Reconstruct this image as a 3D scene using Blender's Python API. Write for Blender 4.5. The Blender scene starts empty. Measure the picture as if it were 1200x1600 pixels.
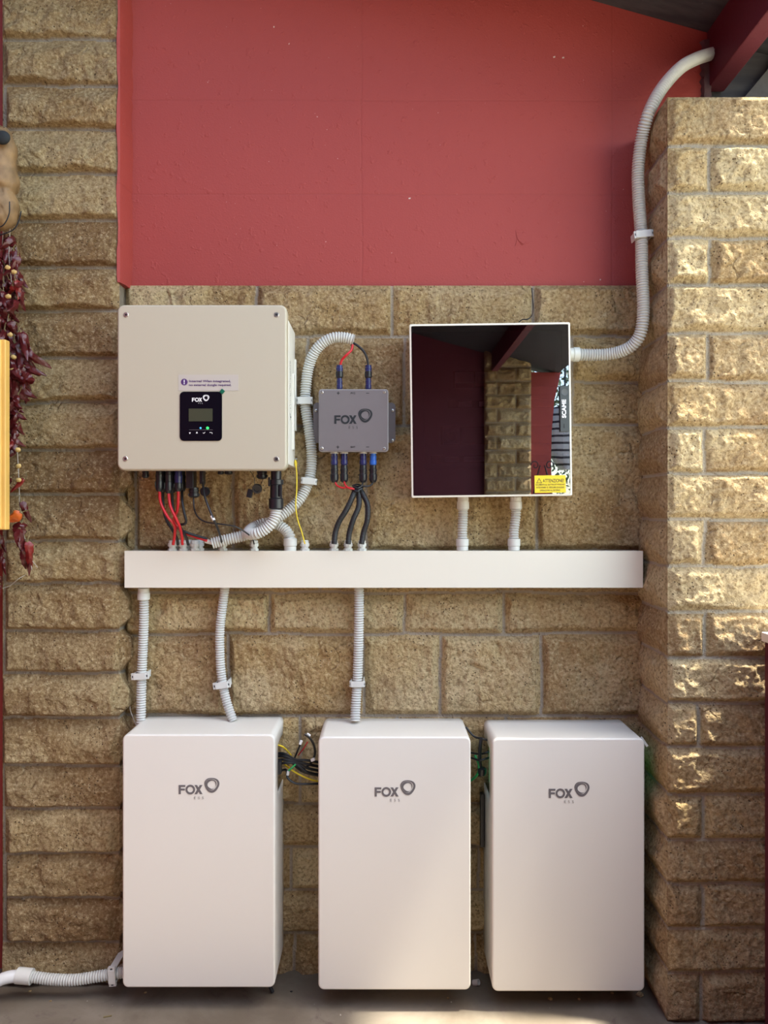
import bpy, bmesh, math, random
import numpy as np
from mathutils import Vector, Matrix

# ------------------------------------------------------------------ camera, world, light
scene = bpy.context.scene
COL = scene.collection
EYE = 1.38                      # camera height; world: X right, Y away from the camera, Z up
WALL = 2.32                     # distance of the back wall

cam_data = bpy.data.cameras.new('camera')
cam = bpy.data.objects.new('camera', cam_data)
COL.objects.link(cam)
cam.location = (0, 0, EYE)
cam.rotation_euler = (math.pi / 2, 0, 0)
cam_data.sensor_fit = 'VERTICAL'
cam_data.sensor_height = 32.0
cam_data.sensor_width = 24.0
cam_data.lens = 24.0            # 1200 px focal length on a 1600 px tall frame
cam_data.clip_start = 0.02
scene.camera = cam

SUN_DIR = Vector((-1.0, 0.085, -2.5))
world = bpy.data.worlds.new('sky')
scene.world = world
world.use_nodes = True
wn = world.node_tree
wn.nodes.clear()
sky = wn.nodes.new('ShaderNodeTexSky')
sky.sky_type = 'NISHITA'
sky.sun_disc = False
sky.sun_elevation = math.radians(62)
sky.sun_rotation = math.radians(100)
sky.air_density = 1.0
sky.dust_density = 1.5
bg = wn.nodes.new('ShaderNodeBackground')
bg.inputs['Strength'].default_value = 0.30
wo = wn.nodes.new('ShaderNodeOutputWorld')
tint = wn.nodes.new('ShaderNodeMix'); tint.data_type = 'RGBA'; tint.blend_type = 'MULTIPLY'
tint.inputs['Factor'].default_value = 1.0
tint.inputs['B'].default_value = (1.03, 1.0, 0.86, 1)      # hazy, slightly warm sky
wn.links.new(sky.outputs[0], tint.inputs['A'])
wn.links.new(tint.outputs['Result'], bg.inputs[0])
wn.links.new(bg.outputs[0], wo.inputs[0])

sun_data = bpy.data.lights.new('sun', 'SUN')
sun_data.energy = 5.5
sun_data.color = (1.0, 0.95, 0.80)
sun_data.angle = math.radians(3)
sun = bpy.data.objects.new('sun', sun_data)
COL.objects.link(sun)
sun.rotation_euler = SUN_DIR.to_track_quat('-Z', 'Y').to_euler()
sun.location = (3, -2, 6)

def portal(name, loc, rot, sx, sy):
    d = bpy.data.lights.new(name, 'AREA')
    d.shape = 'RECTANGLE'; d.size = sx; d.size_y = sy
    d.cycles.is_portal = True
    o = bpy.data.objects.new(name, d); COL.objects.link(o)
    o.location = loc; o.rotation_euler = rot
    return o

scene.view_settings.view_transform = 'Standard'
scene.view_settings.look = 'None'
scene.view_settings.gamma = 1.0
scene.view_settings.use_curve_mapping = False
scene.view_settings.exposure = 1.88
scene.cycles.use_denoising = True
scene.cycles.max_bounces = 10
scene.cycles.diffuse_bounces = 6
scene.cycles.glossy_bounces = 4
scene.cycles.sample_clamp_indirect = 8.0

# ------------------------------------------------------------------ helpers
def PX(px, py, Y):
    """pixel of the 1200x1600 photograph at distance Y -> world point"""
    return Vector(((px - 600) / 1200 * Y, Y, EYE + (800 - py) / 1200 * Y))

WORLD = {}                      # world position of each object's origin

def tag(o, label=None, cat=None, group=None, kind=None):
    if label: o['label'] = label
    if cat: o['category'] = cat
    if group: o['group'] = group
    if kind: o['kind'] = kind
    return o

def thing(name, label, cat, loc, group=None):
    o = bpy.data.objects.new(name, None)
    o.empty_display_size = 0.03
    COL.objects.link(o)
    o.location = loc
    WORLD[o] = Vector(loc)
    return tag(o, label, cat, group)

def finish(bm, sharp=35):
    bmesh.ops.recalc_face_normals(bm, faces=bm.faces[:])
    lim = math.radians(sharp)
    for f in bm.faces: f.smooth = True
    for e in bm.edges:
        if len(e.link_faces) == 2:
            try:
                if e.calc_face_angle() > lim: e.smooth = False
            except ValueError: pass

def obj(name, bm, mat, parent=None, label=None, sharp=35, origin=None, wn=True):
    """one mesh object; the bmesh is in world coordinates"""
    finish(bm, sharp)
    if parent is not None:
        org = WORLD[parent]
    elif origin is not None:
        org = Vector(origin)
    else:
        xs = [v.co for v in bm.verts]
        org = Vector(((min(v.x for v in xs) + max(v.x for v in xs)) / 2,
                      (min(v.y for v in xs) + max(v.y for v in xs)) / 2,
                      min(v.z for v in xs)))
    bmesh.ops.translate(bm, verts=bm.verts[:], vec=-org)
    me = bpy.data.meshes.new(name)
    bm.to_mesh(me); bm.free()
    for m in (mat if isinstance(mat, (list, tuple)) else [mat]):
        me.materials.append(m)
    o = bpy.data.objects.new(name, me)
    COL.objects.link(o)
    WORLD[o] = Vector(org)
    if parent is not None: o.parent = parent
    else: o.location = org
    if wn: o.modifiers.new('face_weighted_normals', 'WEIGHTED_NORMAL').keep_sharp = True
    if label: o['label'] = label
    return o

def B(): return bmesh.new()

def box(bm, x0, x1, y0, y1, z0, z1, bevel=0, seg=2, M=None, mi=0):
    r = bmesh.ops.create_cube(bm, size=1.0)
    vs = r['verts']
    for v in vs:
        v.co = Vector(((x0 + x1) / 2 + v.co.x * (x1 - x0), (y0 + y1) / 2 + v.co.y * (y1 - y0), (z0 + z1) / 2 + v.co.z * (z1 - z0)))
    if M is not None: bmesh.ops.transform(bm, matrix=M, verts=vs)
    fs = {f for v in vs for f in v.link_faces}
    for f in fs: f.material_index = mi
    if bevel:
        es = list({e for v in vs for e in v.link_edges})
        bmesh.ops.bevel(bm, geom=es, offset=bevel, segments=seg, profile=0.5, affect='EDGES')

def loft(bm, rings, cap0=True, cap1=True, closed=True, mi=0):
    vr = [[bm.verts.new(p) for p in r] for r in rings]
    n = len(vr[0])
    for a, b in zip(vr[:-1], vr[1:]):
        for i in range(n if closed else n - 1):
            j = (i + 1) % n
            f = bm.faces.new((a[i], a[j], b[j], b[i])); f.material_index = mi
    if cap0: bm.faces.new(vr[0]).material_index = mi
    if cap1: bm.faces.new(vr[-1]).material_index = mi
    return vr

def rrect(cx, cz, w, h, r, n=6):
    r = max(min(r, w / 2, h / 2), 1e-5)
    pts = []
    for (sx, sz, a0) in ((1, 1, 0), (-1, 1, 90), (-1, -1, 180), (1, -1, 270)):
        for k in range(n + 1):
            a = math.radians(a0 + 90 * k / n)
            pts.append((cx + sx * (w / 2 - r) + r * math.cos(a), cz + sz * (h / 2 - r) + r * math.sin(a)))
    return pts

def rplate(bm, cx, cz, w, h, r, y_front, y_back, bev=0.002, nb=3, n=6, mi=0):
    """rounded rectangle facing the camera, edges eased on the front"""
    rings = [[(x, y_back, z) for x, z in rrect(cx, cz, w, h, r, n)]]
    for k in range(nb + 1):
        a = math.pi / 2 * k / nb
        ins = bev * (1 - math.cos(a)); y = y_front + bev * (1 - math.sin(a))
        rings.append([(x, y, z) for x, z in rrect(cx, cz, w - 2 * ins, h - 2 * ins, r - ins, n)])
    loft(bm, rings, mi=mi)

def lathe(bm, profile, M, seg=16, mi=0):
    """profile [(radius, height)] turned about local Z, placed by M"""
    rings = []
    for r, z in profile:
        rings.append([M @ Vector((r * math.cos(2 * math.pi * k / seg), r * math.sin(2 * math.pi * k / seg), z)) for k in range(seg)])
    loft(bm, rings, mi=mi)

def T(x, y, z): return Matrix.Translation((x, y, z))
RX90 = Matrix.Rotation(math.pi / 2, 4, 'X')       # local Z -> -Y (towards the camera)

def catmull(pts, step=0.004):
    pts = [Vector(p) for p in pts]
    P = [pts[0] * 2 - pts[1]] + pts + [pts[-1] * 2 - pts[-2]]
    out = []
    for i in range(1, len(P) - 2):
        p0, p1, p2, p3 = P[i - 1], P[i], P[i + 1], P[i + 2]
        n = max(6, int((p2 - p1).length / 0.002))
        for k in range(n):
            t = k / n
            out.append(0.5 * ((2 * p1) + (-p0 + p2) * t + (2 * p0 - 5 * p1 + 4 * p2 - p3) * t * t + (-p0 + 3 * p1 - 3 * p2 + p3) * t ** 3))
    out.append(pts[-1])
    # resample evenly
    res = [out[0]]; acc = 0.0; total = sum((b - a).length for a, b in zip(out[:-1], out[1:]))
    n = max(2, int(round(total / step))); st = total / n; nxt = st; d = 0.0
    for a, b in zip(out[:-1], out[1:]):
        L = (b - a).length
        while L > 0 and d + L >= nxt - 1e-9 and len(res) < n:
            res.append(a + (b - a) * ((nxt - d) / L)); nxt += st
        d += L
    res.append(out[-1])
    return res

def sweep(bm, path, rad, seg=12, mi=0, cap=True):
    """tube along a list of points, radius a number or function of the index"""
    n = len(path)
    tang = [(path[min(i + 1, n - 1)] - path[max(i - 1, 0)]).normalized() for i in range(n)]
    ref = Vector((0, -1, 0))
    if abs(tang[0].dot(ref)) > 0.9: ref = Vector((0, 0, 1))
    nrm = (ref - tang[0] * ref.dot(tang[0])).normalized()
    rings = []
    for i in range(n):
        nrm = (nrm - tang[i] * nrm.dot(tang[i])).normalized()
        bi = tang[i].cross(nrm)
        r = rad(i) if callable(rad) else rad
        rings.append([path[i] + (nrm * math.cos(2 * math.pi * k / seg) + bi * math.sin(2 * math.pi * k / seg)) * r for k in range(seg)])
    loft(bm, rings, cap, cap, mi=mi)

def cable_bm(pts, r, step=0.006, seg=10):
    bm = B(); sweep(bm, catmull(pts, step), r, seg); return bm

def corrugated(pts, r, pitch=0.0074, seg=16):
    path = catmull(pts, pitch / 4)
    pat = (1.0, 0.94, 0.76, 0.94)
    bm = B(); sweep(bm, path, lambda i: r * pat[i % 4], seg); return bm

def text_bm(bm, s, size, M, depth=0.0003, bold=0.0, align='LEFT', space=1.0, width=None, mi=0):
    cu = bpy.data.curves.new('lettering', 'FONT')
    cu.body = s; cu.size = size; cu.extrude = depth; cu.offset = bold
    cu.align_x = align; cu.space_character = space; cu.resolution_u = 3
    o = bpy.data.objects.new('lettering', cu)
    COL.objects.link(o)
    dg = bpy.context.evaluated_depsgraph_get(); dg.update()
    me = bpy.data.meshes.new_from_object(o.evaluated_get(dg))
    xs = [v.co.x for v in me.vertices]
    sx = 1.0
    if width and xs: sx = width / (max(xs) - min(xs))
    me.transform(M @ Matrix.Diagonal((sx, 1, 1, 1)))
    for p in me.polygons: p.material_index = mi
    n0 = len(bm.faces)
    bm.from_mesh(me)
    bm.faces.ensure_lookup_table()
    for f in bm.faces[n0:]: f.material_index = mi
    bpy.data.objects.remove(o); bpy.data.curves.remove(cu); bpy.data.meshes.remove(me)

def face_cam(x, y, z, roll=0.0):
    """matrix laying XY lettering on a surface that faces the camera"""
    return T(x, y, z) @ Matrix.Rotation(roll, 4, 'Y') @ Matrix.Rotation(math.pi / 2, 4, 'X')

def poly_prism(bm, pts, y, d=0.0006, mi=0):
    loft(bm, [[(x, y + d, z) for x, z in pts], [(x, y, z) for x, z in pts]], mi=mi)

def fox_logo(bm, x, z, y, c, mi=0, ess=True):
    """x = left of the letters, z = baseline, c = cap height"""
    t = 0.24 * c; d = 0.0006
    def pp(pts): poly_prism(bm, [(x + a * c, z + b * c) for a, b in pts], y, d, mi)
    pp([(0, 0), (.24, 0), (.24, .4), (.68, .4), (.68, .61), (.24, .61), (.24, .79), (.74, .79), (.74, 1), (0, 1)])
    def annulus(cx, cz, fo, fi, n=40):
        ro = []; ri = []
        for k in range(n):
            a = 2 * math.pi * k / n
            ro.append((cx + fo(a) * math.cos(a), cz + fo(a) * math.sin(a)))
            ri.append((cx + fi(a) * math.cos(a), cz + fi(a) * math.sin(a)))
        V = [[bm.verts.new((p[0], yy, p[1])) for p in L] for L, yy in ((ro, y), (ri, y), (ro, y + d), (ri, y + d))]
        for k in range(n):
            j = (k + 1) % n
            bm.faces.new((V[0][k], V[0][j], V[1][j], V[1][k])).material_index = mi
            bm.faces.new((V[0][k], V[2][k], V[2][j], V[0][j])).material_index = mi
            bm.faces.new((V[1][k], V[1][j], V[3][j], V[3][k])).material_index = mi
    annulus(x + 1.28 * c, z + .5 * c, lambda a: .53 * c, lambda a: .31 * c)
    pp([(1.74, 0), (2.03, 0), (2.63, 1), (2.34, 1)])
    pp([(1.74, 1), (2.03, 1), (2.20, .70), (2.06, .47)])
    pp([(2.34, 0), (2.63, 0), (2.33, .52), (2.19, .28)])
    # twisted ring emblem: two rounded-triangle bands with a thin gap between them
    cx, cz = x + 3.66 * c, z + 1.02 * c
    tri = lambda a, p, k: 1 + k * math.cos(3 * (a - p))
    annulus(cx, cz, lambda a: .82 * c * tri(a, math.radians(28), .07), lambda a: (.60 - .08 * math.cos(a + math.radians(50)) + .04) * c * tri(a, math.radians(28), .06))
    annulus(cx - .04 * c, cz, lambda a: (.60 - .08 * math.cos(a + math.radians(50))) * c * tri(a, math.radians(28), .06) - .02 * c,
            lambda a: (.45 + .03 * math.cos(a - math.radians(20))) * c * tri(a, math.radians(60), .05))
    if ess:
        text_bm(bm, 'ESS', .42 * c, face_cam(x + 1.66 * c, y, z - .55 * c), 0.0002, bold=-.010 * c, space=1.7, width=1.05 * c, mi=mi)

# ------------------------------------------------------------------ materials
def mat(name, color, rough=0.5, metal=0.0, spec=0.5, emit=None, estr=0.0, var=0.0, vscale=8.0, bump=0.0, bscale=60.0, coat=0.0):
    m = bpy.data.materials.new(name); m.use_nodes = True
    nt = m.node_tree; b = nt.nodes['Principled BSDF']
    b.inputs['Base Color'].default_value = (*color, 1)
    b.inputs['Roughness'].default_value = rough
    b.inputs['Metallic'].default_value = metal
    b.inputs['Specular IOR Level'].default_value = spec
    b.inputs['Coat Weight'].default_value = coat
    tc = nt.nodes.new('ShaderNodeTexCoord')
    if emit:
        b.inputs['Emission Color'].default_value = (*emit, 1)
        b.inputs['Emission Strength'].default_value = estr
    if var:
        nz = nt.nodes.new('ShaderNodeTexNoise'); nz.inputs['Scale'].default_value = vscale; nz.inputs['Detail'].default_value = 5
        nt.links.new(tc.outputs['Object'], nz.inputs['Vector'])
        mx = nt.nodes.new('ShaderNodeMix'); mx.data_type = 'RGBA'
        mx.inputs['A'].default_value = (*[c * (1 - var) for c in color], 1)
        mx.inputs['B'].default_value = (*[min(1, c * (1 + var)) for c in color], 1)
        nt.links.new(nz.outputs['Fac'], mx.inputs['Factor'])
        nt.links.new(mx.outputs['Result'], b.inputs['Base Color'])
    if bump:
        nb = nt.nodes.new('ShaderNodeTexNoise'); nb.inputs['Scale'].default_value = bscale; nb.inputs['Detail'].default_value = 4
        nt.links.new(tc.outputs['Object'], nb.inputs['Vector'])
        bp = nt.nodes.new('ShaderNodeBump'); bp.inputs['Strength'].default_value = bump; bp.inputs['Distance'].default_value = 0.002
        nt.links.new(nb.outputs['Fac'], bp.inputs['Height']); nt.links.new(bp.outputs['Normal'], b.inputs['Normal'])
    return m

M_WHITE = mat('white_painted_metal', (0.71, 0.69, 0.63), 0.42, var=0.015, vscale=5)
M_INV = mat('cream_painted_metal', (0.465, 0.42, 0.325), 0.45, bump=0.05, bscale=900)
M_TRUNK = mat('white_pvc', (0.73, 0.695, 0.595), 0.42)
M_PVC = mat('corrugated_grey_pvc', (0.55, 0.55, 0.52), 0.38)
M_PVCW = mat('clip_grey_pvc', (0.62, 0.62, 0.58), 0.45)
M_BLACK = mat('black_plastic', (0.010, 0.011, 0.015), 0.36)
M_RUB = mat('black_cable_sheath', (0.009, 0.009, 0.011), 0.42)
M_RED = mat('red_cable_sheath', (0.50, 0.009, 0.016), 0.35)
M_YEL = mat('yellow_cable_sheath', (0.75, 0.55, 0.02), 0.4)
M_GRN = mat('green_cable_sheath', (0.02, 0.30, 0.08), 0.4)
M_NAVY = mat('navy_connector_plastic', (0.016, 0.020, 0.10), 0.3)
M_BLUE = mat('bright_blue_plastic', (0.02, 0.12, 0.50), 0.35)
M_HUB = mat('grey_cast_metal', (0.155, 0.135, 0.14), 0.42, var=0.05, vscale=30, bump=0.06, bscale=500)
M_HUBEDGE = mat('grey_cast_rim', (0.27, 0.25, 0.255), 0.35)
M_STEEL = mat('steel_screw', (0.45, 0.43, 0.41), 0.3, metal=0.9)
M_DARKST = mat('dark_screw_recess', (0.03, 0.03, 0.03), 0.5, metal=0.5)
M_LOGO = mat('grey_print', (0.13, 0.12, 0.125), 0.5)
M_LOGOD = mat('black_print', (0.01, 0.012, 0.015), 0.5)
M_LOGOW = mat('white_print', (0.75, 0.75, 0.75), 0.5)
M_GLOSSB = mat('glossy_black_panel', (0.002, 0.002, 0.006), 0.3, spec=0.2)
M_LCD = mat('lcd_glass', (0.05, 0.055, 0.034), 0.25)
M_STICK = mat('clear_sticker', (0.47, 0.43, 0.385), 0.4)
M_PURP = mat('purple_print', (0.07, 0.025, 0.13), 0.5)
M_DGRN = mat('dark_green_sticker', (0.0, 0.11, 0.06), 0.4)
M_LEDB = mat('blue_led', (0.02, 0.15, 0.3), 0.3, emit=(0.08, 0.5, 1.0), estr=0.35)
M_LEDG = mat('green_led', (0.01, 0.25, 0.05), 0.3, emit=(0.04, 1.0, 0.16), estr=0.45)
M_LEDG2 = mat('green_status_strip', (0.1, 0.6, 0.3), 0.3, emit=(0.05, 0.8, 0.25), estr=0.15)
M_WSTICK = mat('yellow_warning_label', (0.80, 0.60, 0.02), 0.45)
M_HANDLE = mat('dark_grey_handle', (0.05, 0.06, 0.062), 0.4)
M_INNER = mat('grey_panel_insert', (0.30, 0.30, 0.32), 0.5)
M_BREAK = mat('breaker_grey', (0.80, 0.80, 0.82), 0.5)
M_BRRED = mat('breaker_red', (0.35, 0.01, 0.06), 0.5)
M_CHILI = mat('dried_chili_skin', (0.075, 0.008, 0.009), 0.3, var=0.5, vscale=60, bump=0.6, bscale=150)
M_CHILIR = mat('bright_chili_skin', (0.17, 0.012, 0.010), 0.3, var=0.4, vscale=60, bump=0.6, bscale=150)
M_CHILIO = mat('orange_chili_skin', (0.50, 0.10, 0.015), 0.3, var=0.4, vscale=50, bump=0.6, bscale=150)
M_STEM = mat('dry_stem', (0.16, 0.12, 0.05), 0.7)
M_CALYX = mat('pale_calyx', (0.50, 0.34, 0.12), 0.6, var=0.3, vscale=90)
M_STRING = mat('pale_string', (0.50, 0.46, 0.40), 0.8)
M_TWINE = mat('iron_wire', (0.03, 0.035, 0.04), 0.4, metal=0.6)
M_PINE = mat('varnished_pine', (0.66, 0.40, 0.10), 0.4, var=0.25, vscale=12)
M_MARBLE = mat('white_stone_coping', (0.75, 0.70, 0.62), 0.5, var=0.06, vscale=10)
M_LEAF = mat('tree_leaf', (0.07, 0.11, 0.05), 0.5, var=0.4, vscale=3)
M_BARK = mat('tree_bark', (0.10, 0.08, 0.06), 0.9, bump=0.5, bscale=30)
M_PAVE = mat('garden_paving', (0.36, 0.34, 0.26), 0.9, var=0.15, vscale=2)
M_GRASS = mat('garden_grass', (0.10, 0.13, 0.05), 0.9, var=0.3, vscale=6)

def nodes_mat(name):
    m = bpy.data.materials.new(name); m.use_nodes = True
    return m, m.node_tree, m.node_tree.nodes, m.node_tree.links, m.node_tree.nodes['Principled BSDF']

def mixc(N, L, fac, a, b, blend='MIX'):
    x = N.new('ShaderNodeMix'); x.data_type = 'RGBA'; x.blend_type = blend
    for sock, v in (('Factor', fac), ('A', a), ('B', b)):
        if isinstance(v, (int, float)): x.inputs[sock].default_value = v
        elif isinstance(v, tuple): x.inputs[sock].default_value = (*v, 1)
        else: L.new(v, x.inputs[sock])
    return x.outputs['Result']

def ramp(N, L, src, lo, hi):
    r = N.new('ShaderNodeMapRange'); r.inputs['From Min'].default_value = lo; r.inputs['From Max'].default_value = hi
    r.interpolation_type = 'SMOOTHSTEP'
    L.new(src, r.inputs['Value']); return r.outputs['Result']

def noise(N, L, vec, scale, detail=4, rough=0.55, dist=0.0):
    n = N.new('ShaderNodeTexNoise'); n.inputs['Scale'].default_value = scale; n.inputs['Detail'].default_value = detail
    n.inputs['Roughness'].default_value = rough; n.inputs['Distortion'].default_value = dist
    L.new(vec, n.inputs['Vector']); return n.outputs['Fac']

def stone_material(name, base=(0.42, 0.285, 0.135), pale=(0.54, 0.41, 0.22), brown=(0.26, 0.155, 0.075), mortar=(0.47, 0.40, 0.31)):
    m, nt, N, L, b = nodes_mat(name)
    geo = N.new('ShaderNodeNewGeometry'); pos = geo.outputs['Position']
    at = N.new('ShaderNodeAttribute'); at.attribute_name = 'stone'
    sep = N.new('ShaderNodeSeparateColor'); L.new(at.outputs['Color'], sep.inputs['Color'])
    rnd, mor, rnd2 = sep.outputs[0], sep.outputs[1], sep.outputs[2]
    c = mixc(N, L, ramp(N, L, noise(N, L, pos, 5.0, 5), 0.35, 0.65), base, pale)
    c = mixc(N, L, ramp(N, L, noise(N, L, pos, 3.1, 4), 0.50, 0.72), c, brown)
    c = mixc(N, L, rnd, c, mixc(N, L, 0.7, c, brown))
    crack = N.new('ShaderNodeTexVoronoi'); crack.feature = 'DISTANCE_TO_EDGE'; crack.inputs['Scale'].default_value = 16; crack.inputs['Randomness'].default_value = 1.0
    wv_ = N.new('ShaderNodeVectorMath'); wv_.operation = 'MULTIPLY_ADD'; nz_ = N.new('ShaderNodeTexNoise'); nz_.inputs['Scale'].default_value = 20; L.new(pos, nz_.inputs['Vector']); L.new(nz_.outputs['Color'], wv_.inputs[0]); wv_.inputs[1].default_value = (0.06, 0.06, 0.06); L.new(pos, wv_.inputs[2]); L.new(wv_.outputs[0], crack.inputs['Vector'])
    ck = N.new('ShaderNodeMath'); ck.operation = 'MULTIPLY'; L.new(ramp(N, L, crack.outputs['Distance'], 0.10, 0.0), ck.inputs[0]); L.new(ramp(N, L, noise(N, L, pos, 13, 3), 0.50, 0.75), ck.inputs[1])
    c = mixc(N, L, ck.outputs[0], c, mixc(N, L, 0.55, c, (0.12, 0.065, 0.03)))
    c = mixc(N, L, ramp(N, L, rnd2, 0.4, 1.3), c, pale)
    g = noise(N, L, pos, 110, 5, 0.65)
    c = mixc(N, L, ramp(N, L, g, 0.52, 0.36), c, mixc(N, L, 0.55, c, (0.17, 0.09, 0.03)))
    c = mixc(N, L, ramp(N, L, g, 0.53, 0.66), c, mixc(N, L, 0.5, c, (0.78, 0.63, 0.38)))
    vo = N.new('ShaderNodeTexVoronoi'); vo.inputs['Scale'].default_value = 85; L.new(pos, vo.inputs['Vector'])
    pitmask = noise(N, L, pos, 14, 3)
    pm = N.new('ShaderNodeMath'); pm.operation = 'MULTIPLY'
    L.new(ramp(N, L, vo.outputs['Distance'], 0.24, 0.10), pm.inputs[0]); L.new(ramp(N, L, pitmask, 0.48, 0.60), pm.inputs[1])
    c = mixc(N, L, pm.outputs[0], c, (0.15, 0.10, 0.06))
    mc = mixc(N, L, noise(N, L, pos, 60, 4), mortar, tuple(x * 0.72 for x in mortar))
    c = mixc(N, L, mor, c, mc)
    L.new(c, b.inputs['Base Color'])
    b.inputs['Roughness'].default_value = 0.95
    b.inputs['Specular IOR Level'].default_value = 0.15
    h = N.new('ShaderNodeMath'); h.operation = 'ADD'
    n1 = noise(N, L, pos, 170, 6, 0.75); n2 = noise(N, L, pos, 62, 5, 0.65, 0.4)
    mm = N.new('ShaderNodeMath'); mm.operation = 'MULTIPLY_ADD'; L.new(n2, mm.inputs[0]); mm.inputs[1].default_value = 1.6; L.new(n1, mm.inputs[2])
    s2 = N.new('ShaderNodeMath'); s2.operation = 'SUBTRACT'; L.new(mm.outputs[0], s2.inputs[0]); L.new(pm.outputs[0], s2.inputs[1])
    s3 = N.new('ShaderNodeMath'); s3.operation = 'SUBTRACT'; L.new(s2.outputs[0], s3.inputs[0]); L.new(ck.outputs[0], s3.inputs[1])
    bp = N.new('ShaderNodeBump'); bp.inputs['Strength'].default_value = 0.9; bp.inputs['Distance'].default_value = 0.011
    L.new(s3.outputs[0], bp.inputs['Height']); L.new(bp.outputs['Normal'], b.inputs['Normal'])
    return m

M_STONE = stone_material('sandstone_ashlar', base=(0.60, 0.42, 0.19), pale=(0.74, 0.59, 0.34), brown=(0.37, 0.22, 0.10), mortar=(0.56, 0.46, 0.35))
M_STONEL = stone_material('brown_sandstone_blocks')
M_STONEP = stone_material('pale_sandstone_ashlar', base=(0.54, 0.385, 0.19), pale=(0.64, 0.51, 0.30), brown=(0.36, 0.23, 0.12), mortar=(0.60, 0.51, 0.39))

def plaster_material(name, c1, c2, seams=True):
    m, nt, N, L, b = nodes_mat(name)
    geo = N.new('ShaderNodeNewGeometry'); pos = geo.outputs['Position']
    c = mixc(N, L, noise(N, L, pos, 1.6, 4), c1, c2)
    sp = noise(N, L, pos, 95, 2)
    c = mixc(N, L, ramp(N, L, sp, 0.77, 0.80), c, (0.55, 0.32, 0.27))
    hsum = N.new('ShaderNodeMath'); hsum.operation = 'MULTIPLY_ADD'
    L.new(ramp(N, L, noise(N, L, pos, 48, 3), 0.60, 0.75), hsum.inputs[0]); hsum.inputs[1].default_value = 1.2
    L.new(noise(N, L, pos, 200, 4), hsum.inputs[2])
    h = hsum.outputs[0]
    if seams:
        s = N.new('ShaderNodeSeparateXYZ'); L.new(pos, s.inputs[0])
        for axis, vals in ((0, (-0.068, 0.69)), (2, (2.625, 2.34))):
            for v in vals:
                wob = noise(N, L, pos, 3.0, 3)
                a = N.new('ShaderNodeMath'); a.operation = 'MULTIPLY_ADD'; L.new(wob, a.inputs[0]); a.inputs[1].default_value = 0.012; L.new(s.outputs[axis], a.inputs[2])
                d = N.new('ShaderNodeMath'); d.operation = 'SUBTRACT'; L.new(a.outputs[0], d.inputs[0]); d.inputs[1].default_value = v + 0.006
                ab = N.new('ShaderNodeMath'); ab.operation = 'ABSOLUTE'; L.new(d.outputs[0], ab.inputs[0])
                sm = ramp(N, L, ab.outputs[0], 0.005, 0.0)
                ad = N.new('ShaderNodeMath'); ad.operation = 'MULTIPLY_ADD'; L.new(sm, ad.inputs[0]); ad.inputs[1].default_value = -0.5; L.new(h, ad.inputs[2]); h = ad.outputs[0]
                c = mixc(N, L, sm, c, mixc(N, L, 0.06, c, (0.05, 0.01, 0.01)))
    L.new(c, b.inputs['Base Color'])
    b.inputs['Roughness'].default_value = 0.62
    b.inputs['Specular IOR Level'].default_value = 0.35
    bp = N.new('ShaderNodeBump'); bp.inputs['Strength'].default_value = 0.5; bp.inputs['Distance'].default_value = 0.002
    L.new(h, bp.inputs['Height']); L.new(bp.outputs['Normal'], b.inputs['Normal'])
    return m

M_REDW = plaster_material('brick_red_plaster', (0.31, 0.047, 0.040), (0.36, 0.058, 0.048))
M_REDD = plaster_material('maroon_and_shaded_red_plaster', (0.095, 0.016, 0.028), (0.12, 0.020, 0.032), False)  # maroon of the low wall; elsewhere shade on red plaster put into the colour

def wood_dark():
    m, nt, N, L, b = nodes_mat('dark_roof_boards')
    geo = N.new('ShaderNodeNewGeometry'); pos = geo.outputs['Position']
    mp = N.new('ShaderNodeMapping'); mp.inputs['Scale'].default_value = (3, 26, 26); L.new(pos, mp.inputs['Vector'])
    g = noise(N, L, mp.outputs[0], 1.2, 6, 0.6)
    c = mixc(N, L, ramp(N, L, g, 0.3, 0.7), (0.028, 0.026, 0.034), (0.055, 0.05, 0.055))
    w = noise(N, L, pos, 26, 6, 0.75, 1.5)
    c = mixc(N, L, ramp(N, L, w, 0.66, 0.72), c, (0.30, 0.28, 0.28))
    L.new(c, b.inputs['Base Color']); b.inputs['Roughness'].default_value = 0.8
    bp = N.new('ShaderNodeBump'); bp.inputs['Strength'].default_value = 0.4; bp.inputs['Distance'].default_value = 0.004
    L.new(g, bp.inputs['Height']); L.new(bp.outputs['Normal'], b.inputs['Normal'])
    return m
M_ROOF = wood_dark()

def floor_mat():
    m, nt, N, L, b = nodes_mat('worn_concrete_floor')
    geo = N.new('ShaderNodeNewGeometry'); pos = geo.outputs['Position']
    c = mixc(N, L, ramp(N, L, noise(N, L, pos, 3.5, 6, 0.6, 0.5), 0.35, 0.65), (0.13, 0.105, 0.078), (0.20, 0.17, 0.135))
    c = mixc(N, L, ramp(N, L, noise(N, L, pos, 9, 5, 0.7, 1.2), 0.55, 0.70), c, (0.13, 0.10, 0.085))
    c = mixc(N, L, ramp(N, L, noise(N, L, pos, 70, 2, 0.5), 0.74, 0.80), c, (0.60, 0.56, 0.50))
    L.new(c, b.inputs['Base Color']); b.inputs['Roughness'].default_value = 0.6
    b.inputs['Specular IOR Level'].default_value = 0.35
    bp = N.new('ShaderNodeBump'); bp.inputs['Strength'].default_value = 0.4; bp.inputs['Distance'].default_value = 0.003
    L.new(noise(N, L, pos, 22, 6, 0.65), bp.inputs['Height']); L.new(bp.outputs['Normal'], b.inputs['Normal'])
    return m
M_FLOOR = floor_mat()

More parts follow.
